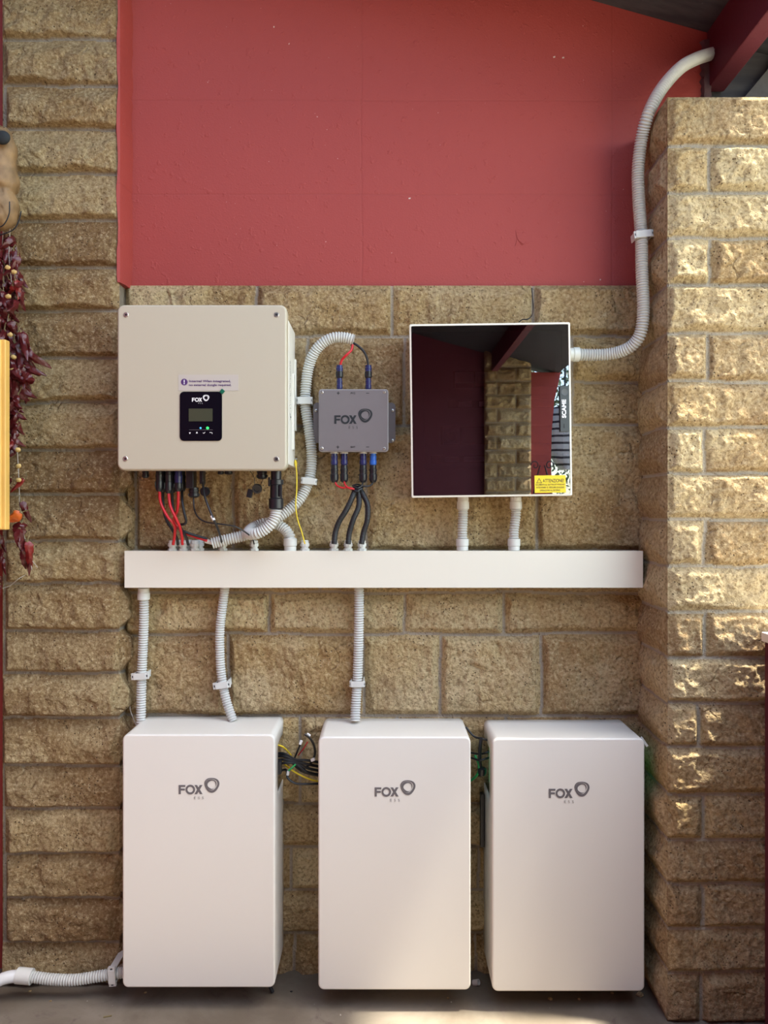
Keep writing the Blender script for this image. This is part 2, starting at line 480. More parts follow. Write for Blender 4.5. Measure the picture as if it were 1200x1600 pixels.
def smoked_glass():
    m, nt, N, L, b = nodes_mat('smoked_door_glass')
    N.remove(b); out = N['Material Output']
    tr = N.new('ShaderNodeBsdfTransparent'); tr.inputs['Color'].default_value = (0.50, 0.45, 0.56, 1)
    gl = N.new('ShaderNodeBsdfGlossy'); gl.inputs['Roughness'].default_value = 0.0; gl.inputs['Color'].default_value = (0.9, 0.95, 1.0, 1)
    fr = N.new('ShaderNodeFresnel'); fr.inputs['IOR'].default_value = 2.9
    mx = N.new('ShaderNodeMixShader'); L.new(fr.outputs[0], mx.inputs[0]); L.new(tr.outputs[0], mx.inputs[1]); L.new(gl.outputs[0], mx.inputs[2])
    L.new(mx.outputs[0], out.inputs['Surface'])
    return m
M_GLASS = smoked_glass()

# ------------------------------------------------------------------ stonework (height-field meshes)
RES = 0.003
def vnoise(U, V, freq, seed):
    rng = np.random.RandomState(seed)
    tab = rng.rand(256, 256)
    x = U * freq + 37.3; y = V * freq + 71.9
    xi = np.floor(x).astype(int); yi = np.floor(y).astype(int)
    fx = x - xi; fy = y - yi
    fx = fx * fx * fx * (fx * (fx * 6 - 15) + 10); fy = fy * fy * fy * (fy * (fy * 6 - 15) + 10)
    a = tab[xi % 256, yi % 256]; b_ = tab[(xi + 1) % 256, yi % 256]
    c = tab[xi % 256, (yi + 1) % 256]; d = tab[(xi + 1) % 256, (yi + 1) % 256]
    return (a * (1 - fx) + b_ * fx) * (1 - fy) + (c * (1 - fx) + d * fx) * fy

def fbm(U, V, freq, octs, seed, gain=0.5):
    s = 0; amp = 1; tot = 0
    for k in range(octs):
        s = s + amp * vnoise(U, V, freq * 2 ** k, seed + k * 13); tot += amp; amp *= gain
    return s / tot

def smooth(x):
    x = np.clip(x, 0, 1); return x * x * (3 - 2 * x)

def stone_field(U, V, blocks, relief, seed, wt=0.028, wb=0.012, ws=0.02, joint=0.0045, deep=0.004, full=0.0, stretch=1.3, grain=0.0024):
    """height and colour attribute over a grid; blocks = (u0, v0, u1, v1, flags) flags: l/r/t/b = an outer edge without joint"""
    H = np.full(U.shape, -deep) + (fbm(U, V, 60, 3, seed + 5) - 0.5) * 0.004
    A = np.zeros(U.shape + (3,)); A[..., 1] = 1.0
    rng = random.Random(seed)
    # warp the block edges a little so joints are not ruler-straight
    Uw = U + (fbm(U, V, 9, 3, seed + 60) - 0.5) * 0.010
    Vw = V + (fbm(U, V, 7, 3, seed + 61) - 0.5) * 0.012
    n1 = fbm(U, V, 16, 4, seed + 1, 0.55); n2 = fbm(U, V, 55, 3, seed + 2); n3 = fbm(U, V, 9, 2, seed + 3)
    ridg = 1 - np.abs(fbm(U * stretch + V * 0.4, V - U * 0.3, 14, 3, seed + 4) - 0.5) * 2
    n4 = fbm(U, V, 115, 2, seed + 8)
    for (u0, v0, u1, v1, fl) in blocks:
        a = U if 'l' in fl else Uw
        dl = (U if 'l' in fl else Uw) - u0 - (0 if 'l' in fl else joint)
        dr = u1 - (U if 'r' in fl else Uw) - (0 if 'r' in fl else joint)
        db = (V if 'b' in fl else Vw) - v0 - (0 if 'b' in fl else joint)
        dt = v1 - (V if 't' in fl else Vw) - (0 if 't' in fl else joint)
        m = (dl >= 0) & (dr >= 0) & (db >= 0) & (dt >= 0)
        if not m.any(): continue
        k1, k2, k3 = rng.uniform(.6, 1.3), rng.uniform(.6, 1.5), rng.uniform(.6, 1.4)
        wob = (0.45 + 1.3 * n1[m])
        pr = np.minimum.reduce([smooth(dl[m] / (ws * k1 * wob)), smooth(dr[m] / (ws * k3 * wob)),
                                smooth(dt[m] / (wt * k2 * wob)), smooth(db[m] / (wb * wob))])
        tu, tv = rng.uniform(-1, 1), rng.uniform(-.6, 1)
        uc = (U[m] - (u0 + u1) / 2) / max(u1 - u0, .05); vc = (V[m] - (v0 + v1) / 2) / max(v1 - v0, .05)
        h = relief * rng.uniform(.75, 1.1) * pr * (0.45 + full + 0.55 * n3[m] + 0.16 * tu * uc - 0.16 * tv * vc)
        h = h + relief * pr * ((n1[m] - 0.5) * 0.9 + (ridg[m] - 0.75) * 0.35 + (n2[m] - 0.5) * 0.22)
        h = h + (n2[m] - 0.5) * 0.0022 + (n4[m] - 0.5) * grain * (0.25 + 0.75 * pr)
        H[m] = np.maximum(h, 0.0)
        A[m, 0] = rng.random(); A[m, 1] = 0.0; A[m, 2] = rng.random()
    # soften the step of the joint by one pass
    K = H.copy()
    K[1:-1, 1:-1] = (H[1:-1, 1:-1] * 4 + H[:-2, 1:-1] + H[2:, 1:-1] + H[1:-1, :-2] + H[1:-1, 2:]) / 8
    return K, A

def grid_obj(name, patches, material, extra=None, label=None):
    """patches: list of (P[n,m,3], A[n,m,3]); returns one mesh object"""
    vs = []; fs = []; cs = []; off = 0
    for P, A in patches:
        n, m = P.shape[:2]
        vs.append(P.reshape(-1, 3)); cs.append(A.reshape(-1, 3))
        i = np.arange(n * m).reshape(n, m) + off
        fs.append(np.stack([i[:-1, :-1], i[:-1, 1:], i[1:, 1:], i[1:, :-1]], -1).reshape(-1, 4))
        off += n * m
    V = np.concatenate(vs).astype(np.float32); F = np.concatenate(fs).astype(np.int32); Cc = np.concatenate(cs)
    me = bpy.data.meshes.new(name)
    me.vertices.add(len(V)); me.vertices.foreach_set('co', V.ravel())
    me.loops.add(F.size); me.loops.foreach_set('vertex_index', F.ravel())
    me.polygons.add(len(F)); me.polygons.foreach_set('loop_start', np.arange(0, F.size, 4, dtype=np.int32))
    me.polygons.foreach_set('use_smooth', np.ones(len(F), dtype=bool))
    me.update(calc_edges=True)
    ca = me.color_attributes.new('stone', 'FLOAT_COLOR', 'POINT')
    ca.data.foreach_set('color', np.concatenate([Cc, np.ones((len(Cc), 1))], 1).astype(np.float32).ravel())
    me.materials.append(material)
    o = bpy.data.objects.new(name, me); COL.objects.link(o); WORLD[o] = Vector((0, 0, 0))
    o['kind'] = 'structure'
    if label: o['label'] = label
    return o

def face_patch(u0, u1, v0, v1, fn_point, normal, blocks, relief, seed, res=RES, **kw):
    nu = max(3, int((u1 - u0) / res)); nv = max(3, int((v1 - v0) / res))
    U, V = np.meshgrid(np.linspace(u0, u1, nu), np.linspace(v0, v1, nv), indexing='ij')
    H, A = stone_field(U, V, blocks, relief, seed, **kw)
    P = fn_point(U, V) + H[..., None] * np.array(normal)[None, None, :]
    return P, A, U, V

def flat_patch(c00, c10, c11, c01, n=8, rnd=0.4):
    c00, c10, c11, c01 = (np.array(c, float) for c in (c00, c10, c11, c01))
    s = np.linspace(0, 1, n)[:, None, None]; t = np.linspace(0, 1, n)[None, :, None]
    P = (c00 * (1 - s) + c10 * s) * (1 - t) + (c01 * (1 - s) + c11 * s) * t
    A = np.zeros((n, n, 3)); A[..., 0] = rnd; A[..., 2] = 0.3
    return P, A

S = 1200 / 2.315
def bz(y): return EYE + (800 - y) / S
def bx_(x): return (x - 600) / S
rows = [(447, 527, [195, 400, 612, 832, 1010]), (527, 664, [195, 335, 480, 632, 760, 893]),
        (527, 597, [893, 1010]), (597, 664, [893, 1010]), (664, 860, [195, 213, 365, 572, 838, 1010]),
        (860, 926, [195, 500, 800, 1010]), (926, 990, [195, 421, 632, 787, 1010]),
        (990, 1118, [195, 357, 568, 688, 845, 1010]), (1118, 1255, [195, 470, 620, 790, 1010]),
        (1255, 1322, [195, 360, 620, 850, 1010]), (1322, 1388, [195, 455, 748, 1010]),
        (1388, 1455, [195, 330, 600, 800, 1010]), (1455, 1530, [195, 460, 743, 1010])]
blocks = []
for yt, yb, xs in rows:
    for xa, xb in zip(xs[:-1], xs[1:]):
        blocks.append((bx_(xa), bz(yb), bx_(xb), bz(yt), ('t' if yt == 447 else '')))
ztop = bz(447)
P, A, U, V = face_patch(-0.80, 0.785, 0.0, ztop, lambda U, V: np.stack([U, np.full(U.shape, 2.311), V], -1), (0, -1, 0),
                        blocks, 0.024, 11, wt=0.020, wb=0.016, ws=0.018, stretch=2.6)
top = flat_patch((-0.80, 2.317, ztop), (0.785, 2.317, ztop), (0.785, 2.34, ztop), (-0.80, 2.34, ztop))
# the top edge of the facing: joins the bulging top row of stones
P[:, -1, 1] = np.minimum(P[:, -2, 1], P[:, -1, 1]); ledge = np.stack([P[:, -1], P[:, -1] + np.array([0, 0.05, 0])], 1)
stone_back = grid_obj('trim_1', [(P, A), (ledge, np.stack([A[:, -2], A[:, -2]], 1))], M_STONE, label='rock-faced sandstone facing of the back wall')

# --- left pillar: front at Y 2.25, corner at X -0.775
SL = 1200 / 2.25
LP = [-290, -215, -145, -75, -6, 62, 135, 203, 272, 345, 418, 487, 560, 628, 702, 772, 845, 912, 985, 1052, 1122, 1195, 1262, 1332, 1402, 1470, 1536]
lz = [EYE + (800 - y) / SL for y in LP]
XC = -0.775; XL = -1.117
bf = []; br = []
rl = random.Random(4)
for zt, zb in zip(lz[:-1], lz[1:]):
    bf.append((XL + rl.uniform(-.004, .012), zb, XC, zt, 'lr'))
    if zt < ztop + 0.02: br.append((0.0, zb, 0.075, zt, 'lr'))
ztl = lz[0]
P1, A1, U1, V1 = face_patch(XL, XC, 0, ztl, lambda U, V: np.stack([U, np.full(U.shape, 2.25), V], -1), (0, -1, 0), bf, 0.029, 23, wt=0.048, wb=0.008, ws=0.018)
P2, A2, U2, V2 = face_patch(0, 0.075, 0, ztl, lambda U, V: np.stack([np.full(U.shape, XC), 2.25 + U, V], -1), (1, 0, 0), br, 0.024, 29, wt=0.035, wb=0.03, ws=0.02, full=0.3)
left_side = flat_patch((XL, 2.25, 0), (XL, 2.34, 0), (XL, 2.34, ztl), (XL, 2.25, ztl))
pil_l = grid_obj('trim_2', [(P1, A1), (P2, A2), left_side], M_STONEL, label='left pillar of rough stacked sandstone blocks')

# --- right pillar: front at Y 2.08, corner at X 0.768
SR = 1200 / 2.08
RP = [152, 228, 302, 373, 445, 520, 596, 667, 740, 812, 884, 955, 1027, 1098, 1167, 1240, 1312, 1381, 1450, 1518, 1597]
RV = [None, 1108, None, 1108, None, 1105, None, 1100, None, 1100, None, 1103, None, 1091, None, 1098, None, 1097, None, 1094]
rz = [EYE + (800 - y) / SR for y in RP]
XR = 0.768; XRR = 1.25
bf = []; br = []
for i, (zt, zb) in enumerate(zip(rz[:-1], rz[1:])):
    fl = 't' if i == 0 else ''
    if RV[i]:
        xm = (RV[i] - 600) / SR
        bf.append((XR, zb, xm, zt, 'l' + fl)); bf.append((xm, zb, XRR, zt, 'r' + fl))
    else:
        bf.append((XR, zb, XRR, zt, 'lr' + fl))
    br.append((0.0, zb, 0.25, zt, 'lr' + fl))
ztr = rz[0]
P1, A1, U1, V1 = face_patch(XR, XRR, 0, ztr, lambda U, V: np.stack([U, np.full(U.shape, 2.08), V], -1), (0, -1, 0), bf, 0.018, 41, wt=0.014, wb=0.014, ws=0.016, grain=0.004)
P2, A2, U2, V2 = face_patch(0, 0.25, 0, ztr, lambda U, V: np.stack([np.full(U.shape, XR), 2.08 + U, V], -1), (-1, 0, 0), br, 0.017, 47, wt=0.04, wb=0.04, ws=0.05, full=0.15)
rs = flat_patch((XRR, 2.08, 0), (XRR, 2.34, 0), (XRR, 2.34, ztr), (XRR, 2.08, ztr))
rt = flat_patch((XR, 2.08, ztr), (XRR, 2.08, ztr), (XRR, 2.34, ztr), (XR, 2.34, ztr))
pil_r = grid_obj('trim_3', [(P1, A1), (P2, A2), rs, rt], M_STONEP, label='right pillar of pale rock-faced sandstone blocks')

# --- pillar behind the photographer (seen reflected in the smoked door)
rb = []
z = 2.95; i = 0; rr = random.Random(9)
while z > 0:
    zb = z - 0.126
    xm = 1.03 if i % 2 else 1.20
    rb += [(0.92, zb, xm, z, 'l'), (xm, zb, 1.34, z, 'r')]
    z = zb; i += 1
P1, A1, _, _ = face_patch(0.92, 1.34, 0, 2.95, lambda U, V: np.stack([U, np.full(U.shape, -2.66), V], -1), (0, 1, 0), rb, 0.05, 53, res=0.006)
pil_b = grid_obj('trim_4', [(P1, A1), flat_patch((0.92, -2.66, 0), (0.92, -2.80, 0), (0.92, -2.80, 2.95), (0.92, -2.66, 2.95)),
                            flat_patch((1.34, -2.66, 0), (1.34, -2.80, 0), (1.34, -2.80, 2.95), (1.34, -2.66, 2.95))], M_STONE,
                 label='pillar of rough stone blocks at the far end of the porch')

# ------------------------------------------------------------------ plain structure
def struct(name, bm, m, label=None):
    o = obj(name, bm, m, origin=(0, 0, 0)); o['kind'] = 'structure'
    if label: o['label'] = label
    return o

ROOF_Y = 1.68
def roof_z(x): return 2.832 + 0.28 * (0.967 - x)

bm = B(); box(bm, -1.5, 0.977, 2.322, 2.52, 0.0, 3.7); struct('wall_back', bm, M_REDW, 'brick red plastered back wall')
# red painted edge running down the left pillar's corner above the stone facing
bm = B()
n = 60; rr = random.Random(3); pts = []
for k in range(n + 1):
    z = ztop - 0.01 + (3.45 - ztop) * k / n
    w = 0.006 + 0.004 * math.sin(k * 0.7) + rr.uniform(-.002, .002)
    pts.append([(XC - w, 2.249, z), (XC - w * .5, 2.240, z), (XC + 0.004, 2.2425, z), (XC + 0.009 + rr.uniform(0, .003), 2.27, z), (XC + 0.014 + rr.uniform(-.002, .003), 2.325, z), (XC - 0.01, 2.325, z)])
loft(bm, pts); struct('trim_5', bm, M_REDW, 'red painted strip on the corner of the left pillar')

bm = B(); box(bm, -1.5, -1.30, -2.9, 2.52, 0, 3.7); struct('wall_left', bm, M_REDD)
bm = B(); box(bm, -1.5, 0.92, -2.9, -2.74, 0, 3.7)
struct('wall_rear', bm, M_REDD)  # red wall, its shade put into the darker colour
# red wall with a curved arch edge right of the rear pillar
bm = B()
prof = [(1.33, 0.0), (1.60, 0.0), (1.58, 1.0), (1.545, 1.5), (1.53, 1.8), (1.535, 2.1), (1.56, 2.4), (1.62, 2.66), (1.33, 2.66)]
loft(bm, [[(x, -2.78, z) for x, z in prof], [(x, -2.70, z) for x, z in prof]]); struct('trim_6', bm, M_REDW, 'red wall with a curved arch edge beyond the far pillar')
bm = B(); box(bm, -1.5, 1.26, -2.9, 2.5, -0.2, 0.0); struct('floor', bm, M_FLOOR)
# sloping dark roof over the wall, a gap added to let light in, and the roof on the far side
def roof(name, x0, x1, y0, y1, th=0.06):
    bm = B()
    P4 = ((x0, y0), (x1, y0), (x1, y1), (x0, y1))
    loft(bm, [[(x, y, roof_z(x)) for x, y in P4], [(x, y, roof_z(x) + th) for x, y in P4]])
    return struct(name, bm, M_ROOF)
roof('ceiling', -1.5, 1.06, ROOF_Y, 2.5)
roof('trim_14', -1.5, 1.60, -2.9, -0.6)['label'] = 'dark roof over the far side of the porch'
roof('trim_15', 1.06, 1.95, 2.10, 2.6)['label'] = 'added dark eaves shading the boarding above the right pillar'  # eaves added to keep the sun off the boarding
# red side beam over the opening
bm = B(); box(bm, 0.977, 1.035, -2.7, 2.34, 2.658, 2.845, 0.006); struct('trim_7', bm, M_REDD, 'red plastered beam running over the side opening')  # darker plaster colour carries the shade on the red beam
# rough plaster lump strip where the beam meets the wall
bm = B()
rr = random.Random(12); rings = []
for k in range(26):
    z = 2.50 + (2.80 - 2.50) * k / 25
    w = 0.010 + rr.uniform(-.003, .006)
    rings.append([(0.968 - w, 2.322, z), (0.966 - w * .3, 2.308, z), (0.978 + w * .4, 2.304, z), (0.985, 2.322, z)])
loft(bm, rings); struct('trim_8', bm, mat('rough_plaster_smear', (0.10, 0.055, 0.06), 0.9, var=0.4, vscale=40, bump=0.8, bscale=60), 'rough plaster smear in the corner above the right pillar')
# dark boarding above and behind the right pillar
bm = B(); box(bm, 0.985, 1.75, 2.345, 2.40, 2.40, 3.3); struct('trim_9', bm, M_ROOF, 'dark weathered boarding above the right pillar')
bm = B()
a = PX(1163, 152, 2.335); b_ = PX(1240, 60, 2.335)
d = (b_ - a).normalized(); nrm = Vector((-d.z, 0, d.x)) * -0.05
q = [a - d * 0.06, b_ + d * 0.1, b_ + d * 0.1 + nrm * 1.4, a - d * 0.06 + nrm * 1.4]
loft(bm, [[(p.x, 2.345, p.z) for p in q], [(p.x, 2.315, p.z) for p in q]])
struct('trim_10', bm, mat('weathered_grey_plank', (0.08, 0.075, 0.075), 0.85, var=0.4, vscale=30, bump=0.6, bscale=50), 'weathered grey plank slanting above the right pillar')
# parapet with stone coping on the right
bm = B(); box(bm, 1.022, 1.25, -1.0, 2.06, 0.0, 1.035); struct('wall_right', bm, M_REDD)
bm = B(); box(bm, 1.007, 1.27, -1.0, 2.052, 1.035, 1.060, 0.003); struct('trim_11', bm, M_MARBLE, 'pale stone coping on the low maroon wall')
# garden ground
bm = B(); box(bm, 1.27, 9, -12, 7, -0.35, -0.10); struct('trim_12', bm, M_PAVE, 'garden paving outside')
bm = B(); box(bm, -9, 1.0, -12, -2.95, -0.35, -0.10); struct('trim_13', bm, M_GRASS, 'lawn beyond the porch')

portal('roof_gap_portal', (-0.2, 0.47, 3.3), (0, 0, 0), 2.6, 2.2)
portal('opening_portal', (1.12, -0.3, 1.85), (0, math.radians(90), 0), 1.6, 4.8)

chipm = mat('bare_plaster_chip', (0.62, 0.48, 0.42), 0.9)
for px, py, w in ((866, 89, 3), (880, 90, 3), (428, 42, 1.6), (640, 310, 3.2), (938, 437, 1.6)):
    p = PX(px, py, 2.321); q = 2.32 / 1200; bm = B()
    box(bm, -w / 2 * q, w / 2 * q, -0.001, 0.002, -1.0 * q, 1.0 * q, 0.0004, M=T(p.x, 2.321, p.z) @ Matrix.Rotation(px * .7 % 1.2 - .6, 4, 'Y'))
    c = obj('plaster_chip', bm, chipm, bpy.data.objects['wall_back'])
bm = B()
for pts in (((806, 360), (808, 371), (814, 381), (816, 383)), ((808, 371), (807, 378), (805, 384)), ((812, 377), (818, 382))):
    sweep(bm, catmull([PX(x, y, 2.3215) for x, y in pts], .004), .0011, 5)
obj('plaster_crack', bm, M_REDW, bpy.data.objects['wall_back'])

# ================================================================== battery cabinets
def fox_battery():
    """local origin: centre of the wall side at the bottom; front faces -Y, 0.20 deep"""
    W, H, D = 0.418, 0.696, 0.193
    root = thing('battery_cabinet', '', 'battery', (0, 0, 0))
    bm = B()
    rings = []
    yf = -D - 0.007
    def ring(ins, y, r=0.015): return [(x, y, z) for x, z in rrect(0, H / 2, W - 2 * ins, H - 2 * ins, r - min(ins, .012), 6)]
    rings = [ring(0.0, 0.0), ring(0, -0.05), ring(0, -0.10), ring(0, -0.14), ring(0, yf + 0.010), ring(0, yf + 0.004)]
    for k in range(1, 4):
        a = math.pi / 2 * k / 3
        rings.append(ring(0.004 * (1 - math.cos(a)), yf + 0.004 * (1 - math.sin(a))))
    # side walls: sub-divide vertically by inserting extra points on the long sides
    def densify(r):
        out = []
        n = len(r)
        for i in range(n):
            p, q = Vector(r[i]), Vector(r[(i + 1) % n]); out.append(p)
            if abs(p.x - q.x) < 1e-6 and abs(q.z - p.z) > 0.3:
                m = 24
                for k in range(1, m): out.append(p.lerp(q, k / m))
        return out
    rings = [densify(r) for r in rings]
    loft(bm, rings, cap0=False)
    # cable cut-outs near the top of both sides
    kill = [f for f in bm.faces if abs(f.normal.x) > 0.9 and H - 0.20 < f.calc_center_median().z < H - 0.045 and f.calc_center_median().y > -0.14] if False else []
    bm.normal_update()
    kill = [f for f in bm.faces if abs(f.normal.x) > 0.9 and H - 0.185 < f.calc_center_median().z < H - 0.04 and f.calc_center_median().y > -0.15]
    bmesh.ops.delete(bm, geom=kill, context='FACES')
    cover = obj('cover', bm, M_WHITE, root)
    md = cover.modifiers.new('thickness', 'SOLIDIFY'); md.thickness = 0.003; md.offset = 0
    bm = B(); box(bm, -W / 2 + 0.02, W / 2 - 0.02, -D + 0.03, -0.002, 0.02, H - 0.03, 0.004)
    obj('inner_case', bm, mat('inner_case_grey', (0.30, 0.30, 0.32), 0.5), root)
    bm = B(); fox_logo(bm, -0.031 / 0.566 * 1.0, H - 0.1625, yf - 0.0024, 0.0250)
    obj('logo', bm, M_LOGO, root, 'grey lettering with twisted ring emblem')
    return root

def copy_tree(o, parent=None):
    c = o.copy(); COL.objects.link(c); WORLD[c] = WORLD.get(o, Vector((0, 0, 0))).copy()
    if parent is not None: c.parent = parent
    for ch in list(o.children): copy_tree(ch, c)
    return c

bat0 = fox_battery()
BAT = []
for i, (cx, zb, lab) in enumerate(((-0.5115, 0.0685, 'white battery cabinet hung left, with conduits entering from the trunking above'),
                                   (0.0290, 0.0620, 'white battery cabinet hung in the middle between the two others'),
                                   (0.5090, 0.0580, 'white battery cabinet hung right, beside the pale stone pillar'))):
    o = bat0 if i == 0 else copy_tree(bat0)
    BAT.append(o)
for i, (cx, zb, lab) in enumerate(((-0.5115, 0.0685, 'white battery cabinet hung left, nearest the dried chilies'),
                                   (0.0290, 0.0620, 'white battery cabinet hung in the middle between the two others'),
                                   (0.5090, 0.0580, 'white battery cabinet hung right, beside the pale stone pillar'))):
    o = BAT[i]; o.location = (cx, WALL, zb); WORLD[o] = Vector(o.location)
    tag(o, lab, 'battery', 'white battery cabinets in a row low on the wall')
# black foot under the left one, green status strips on the right one's sides
bm = B(); lathe(bm, [(0.0055, 0), (0.0055, 0.022), (0.004, 0.026)], T(*PX(426, 1550, 2.2)) @ Matrix.Rotation(math.radians(-25), 4, 'Y') @ T(0, 0, 0), 12)
obj('rubber_foot', bm, M_BLACK, BAT[0], 'black rubber foot')
for sx in (-1, 1):
    bm = B(); x = 0.509 + sx * 0.2055
    box(bm, min(x, x - sx * 0.004), max(x, x - sx * 0.004), 2.20, 2.22, 0.60, 0.72)
    obj('status_light', bm, M_LEDG2, BAT[2], 'green status light on the side')

# ================================================================== inverter
Y = 2.10
inv = thing('inverter', 'large cream white inverter box with small black display panel', 'inverter', PX(316, 735, 2.30))
s = 1200 / Y
c0 = PX(183, 476, Y); c1 = PX(448, 735, Y)
bm = B(); rplate(bm, (c0.x + c1.x) / 2, (c0.z + c1.z) / 2, c1.x - c0.x, c0.z - c1.z, 0.019, Y, Y + 0.034, 0.006, 4)
obj('front_cover', bm, M_INV, inv)
bm = B(); box(bm, -0.722, -0.2645, Y + 0.034, 2.285, 1.512, 1.914, 0.004)
obj('body', bm, M_WHITE, inv)
bm = B()
box(bm, -0.2646, -0.2600, 2.215, 2.24, 1.56, 1.78, 0.001); box(bm, -0.2646, -0.2590, 2.262, 2.284, 1.62, 1.83, 0.001)
obj('side_bracket', bm, M_WHITE, inv)
bm = B(); box(bm, -0.66, -0.31, 2.28, 2.30, 1.60, 1.86)
obj('wall_bracket', bm, M_STEEL, inv)
for px, py in ((197, 492), (432, 492), (196, 717), (432, 717.5)):
    p = PX(px, py, Y)
    bm = B(); lathe(bm, [(0.0072, 0), (0.0072, 0.0012), (0.0058, 0.0024), (0.0030, 0.0024), (0.0026, 0.0012)], T(p.x, Y + 0.0004, p.z) @ RX90, 16)
    sc = obj('screw', bm, M_STEEL, inv)
    bm = B(); lathe(bm, [(0.0028, 0), (0.0028, 0.0008)], T(p.x, Y - 0.0012, p.z) @ RX90, 6)
    obj('hex_socket', bm, M_DARKST, sc)
# side markings, small grey characters running up the side (too faint to read beyond the first)
bm = B()
Ms = lambda y, z: T(-0.2643, y, z) @ Matrix.Rotation(math.pi / 2, 4, 'Z') @ Matrix.Rotation(math.pi / 2, 4, 'X') @ Matrix.Rotation(math.pi / 2, 4, 'Z')
text_bm(bm, 'T', 0.030, Ms(2.185, 1.640), 0.0002, bold=0.0006)
rr = random.Random(2)
for k in range(26):
    z = 1.672 + k * 0.0052; y0 = 2.150 + rr.uniform(0, .012)
    box(bm, -0.2643, -0.2640, y0, y0 + rr.uniform(.004, .016), z, z + 0.0018)
obj('side_lettering', bm, M_LOGO, inv)
# display
dsp = PX(314, 650.5, Y)
bm = B(); rplate(bm, dsp.x, dsp.z, 66 / s, 77 / s, 0.0115, Y - 0.0022, Y + 0.001, 0.001, 2)
disp = obj('display_panel', bm, M_GLOSSB, inv, 'glossy black display panel with screen and lights')
yd = Y - 0.0028
a, b_ = PX(295.3, 638.7, Y), PX(332.5, 658.5, Y)
bm = B(); box(bm, a.x, b_.x, yd - 0.0002, yd + 0.001, b_.z, a.z, 0); obj('screen', bm, M_LCD, disp)
bm = B(); p = PX(300.3, 627.8, Y); fox_logo(bm, p.x, p.z, yd - 0.0002, 6.0 / s)
obj('logo', bm, M_LOGOW, disp, 'white lettering with ring emblem')
for nm, px, m, r in (('blue_light', 313.8, M_LEDB, 1.5), ('green_light', 324.7, M_LEDG, 2.2)):
    p = PX(px, 669, Y); bm = B(); lathe(bm, [(r / s, 0), (r / s, 0.0008), (r / s * .6, 0.0014)], T(p.x, yd + 0.0004, p.z) @ RX90, 12); obj(nm, bm, m, disp)
bm = B(); a, b_ = PX(296, 671.6, Y), PX(333, 672.1, Y); box(bm, a.x, b_.x, yd, yd + 0.0006, b_.z, a.z); obj('divider_line', bm, M_LOGO, disp)
# four touch keys: up, down, enter, back
bm = B()
k = 1 / s
def keypoly(px, py, pts): q = PX(px, py, Y); poly_prism(bm, [(q.x + a * k, q.z + b * k) for a, b in pts], yd - 0.0002)
keypoly(297, 676.5, [(-1.4, .8), (1.4, .8), (.5, -1.6), (-.5, -1.6)]); keypoly(308, 676.5, [(-.5, 1.6), (.5, 1.6), (1.4, -.9), (-1.4, -.9)])
keypoly(319, 676.5, [(-2, .2), (-1.2, .6), (-.3, -.5), (1.8, 1.6), (2.2, 1.1), (-.3, -1.5)])
keypoly(330, 676.5, [(-2.2, .9), (1.6, .9), (2.4, -.2), (2.0, -1.5), (1.3, -1.5), (1.5, -.2), (1.0, .2), (-2.2, .2)])
obj('touch_keys', bm, M_LOGOW, disp)
# notice sticker
a, b_ = PX(279, 585.5, Y), PX(372.5, 610.5, Y)
bm = B(); box(bm, a.x, b_.x, Y - 0.0006, Y + 0.001, b_.z, a.z); stk = obj('notice_sticker', bm, M_STICK, inv, 'pale strip sticker with purple exclamation mark')
p = PX(288, 597, Y); bm = B(); lathe(bm, [(5.2 / s, 0), (5.2 / s, 0.0004)], T(p.x, Y - 0.0006, p.z) @ RX90, 28); obj('exclamation_mark', bm, M_PURP, stk)
bm = B(); box(bm, p.x - .7 / s, p.x + .7 / s, Y - 0.0014, Y - 0.0009, p.z - .9 / s, p.z + 3.4 / s); box(bm, p.x - .8 / s, p.x + .8 / s, Y - 0.0014, Y - 0.0009, p.z - 3.3 / s, p.z - 1.8 / s)
for n_, (t, py, w) in enumerate((('Internal Wlan integrated,', 597.2, 65), ('no external dongle required.', 603.2, 66))):
    q = PX(295.3, py, Y)
    text_bm(bm, t, 5.0 / s, face_cam(q.x, Y - 0.0010, q.z), 0.0002, width=w / s, bold=0.00012, mi=1)
obj('lettering', bm, [M_LOGOW, M_PURP], stk)
p = PX(347.3, 611.8, Y)
bm = B(); box(bm, -3.2 / s, 3.2 / s, -0.0032, 0.0, -3.4 / s, 3.4 / s, 0.0015, 2, M=T(p.x, Y, p.z) @ Matrix.Rotation(math.radians(40), 4, 'Y'))
obj('green_tab', bm, M_DGRN, inv, 'small dark green tab at the corner of the display')

# sockets and caps under the inverter
def plug(parent, name, px, py0, py1, w, Yp, m, m2=None, split=0.55, ribs=True, seg=14, label=None):
    """vertical round connector between two pixel rows"""
    a, b_ = PX(px, py0, Yp), PX(px, py1, Yp); r = w / 2 * Yp / 1200; h = a.z - b_.z
    bm = B(); z0 = b_.z
    lathe(bm, [(r * .62, 0), (r * .85, h * .08), (r, h * .16), (r, h * (1 - split) - h * .03), (r * .9, h * (1 - split))], T(a.x, Yp, z0), seg, 0)
    lathe(bm, [(r * .88, h * (1 - split)), (r * .9, h * (1 - split * .7)), (r * .97, h * (1 - split * .65)), (r * .97, h * (1 - split * .45)), (r * .86, h * (1 - split * .4)), (r * .86, h)], T(a.x, Yp, z0), seg, 1 if m2 else 0)
    if ribs:
        for k in range(6):
            a_ = k * math.pi / 3
            box(bm, -r * .12, r * .12, r * .9, r * 1.08, h * .2, h * (1 - split) - h * .06, 0, M=T(a.x, Yp, z0) @ Matrix.Rotation(a_, 4, 'Z'))
    return obj(name, bm, [m, m2] if m2 else m, parent, label)

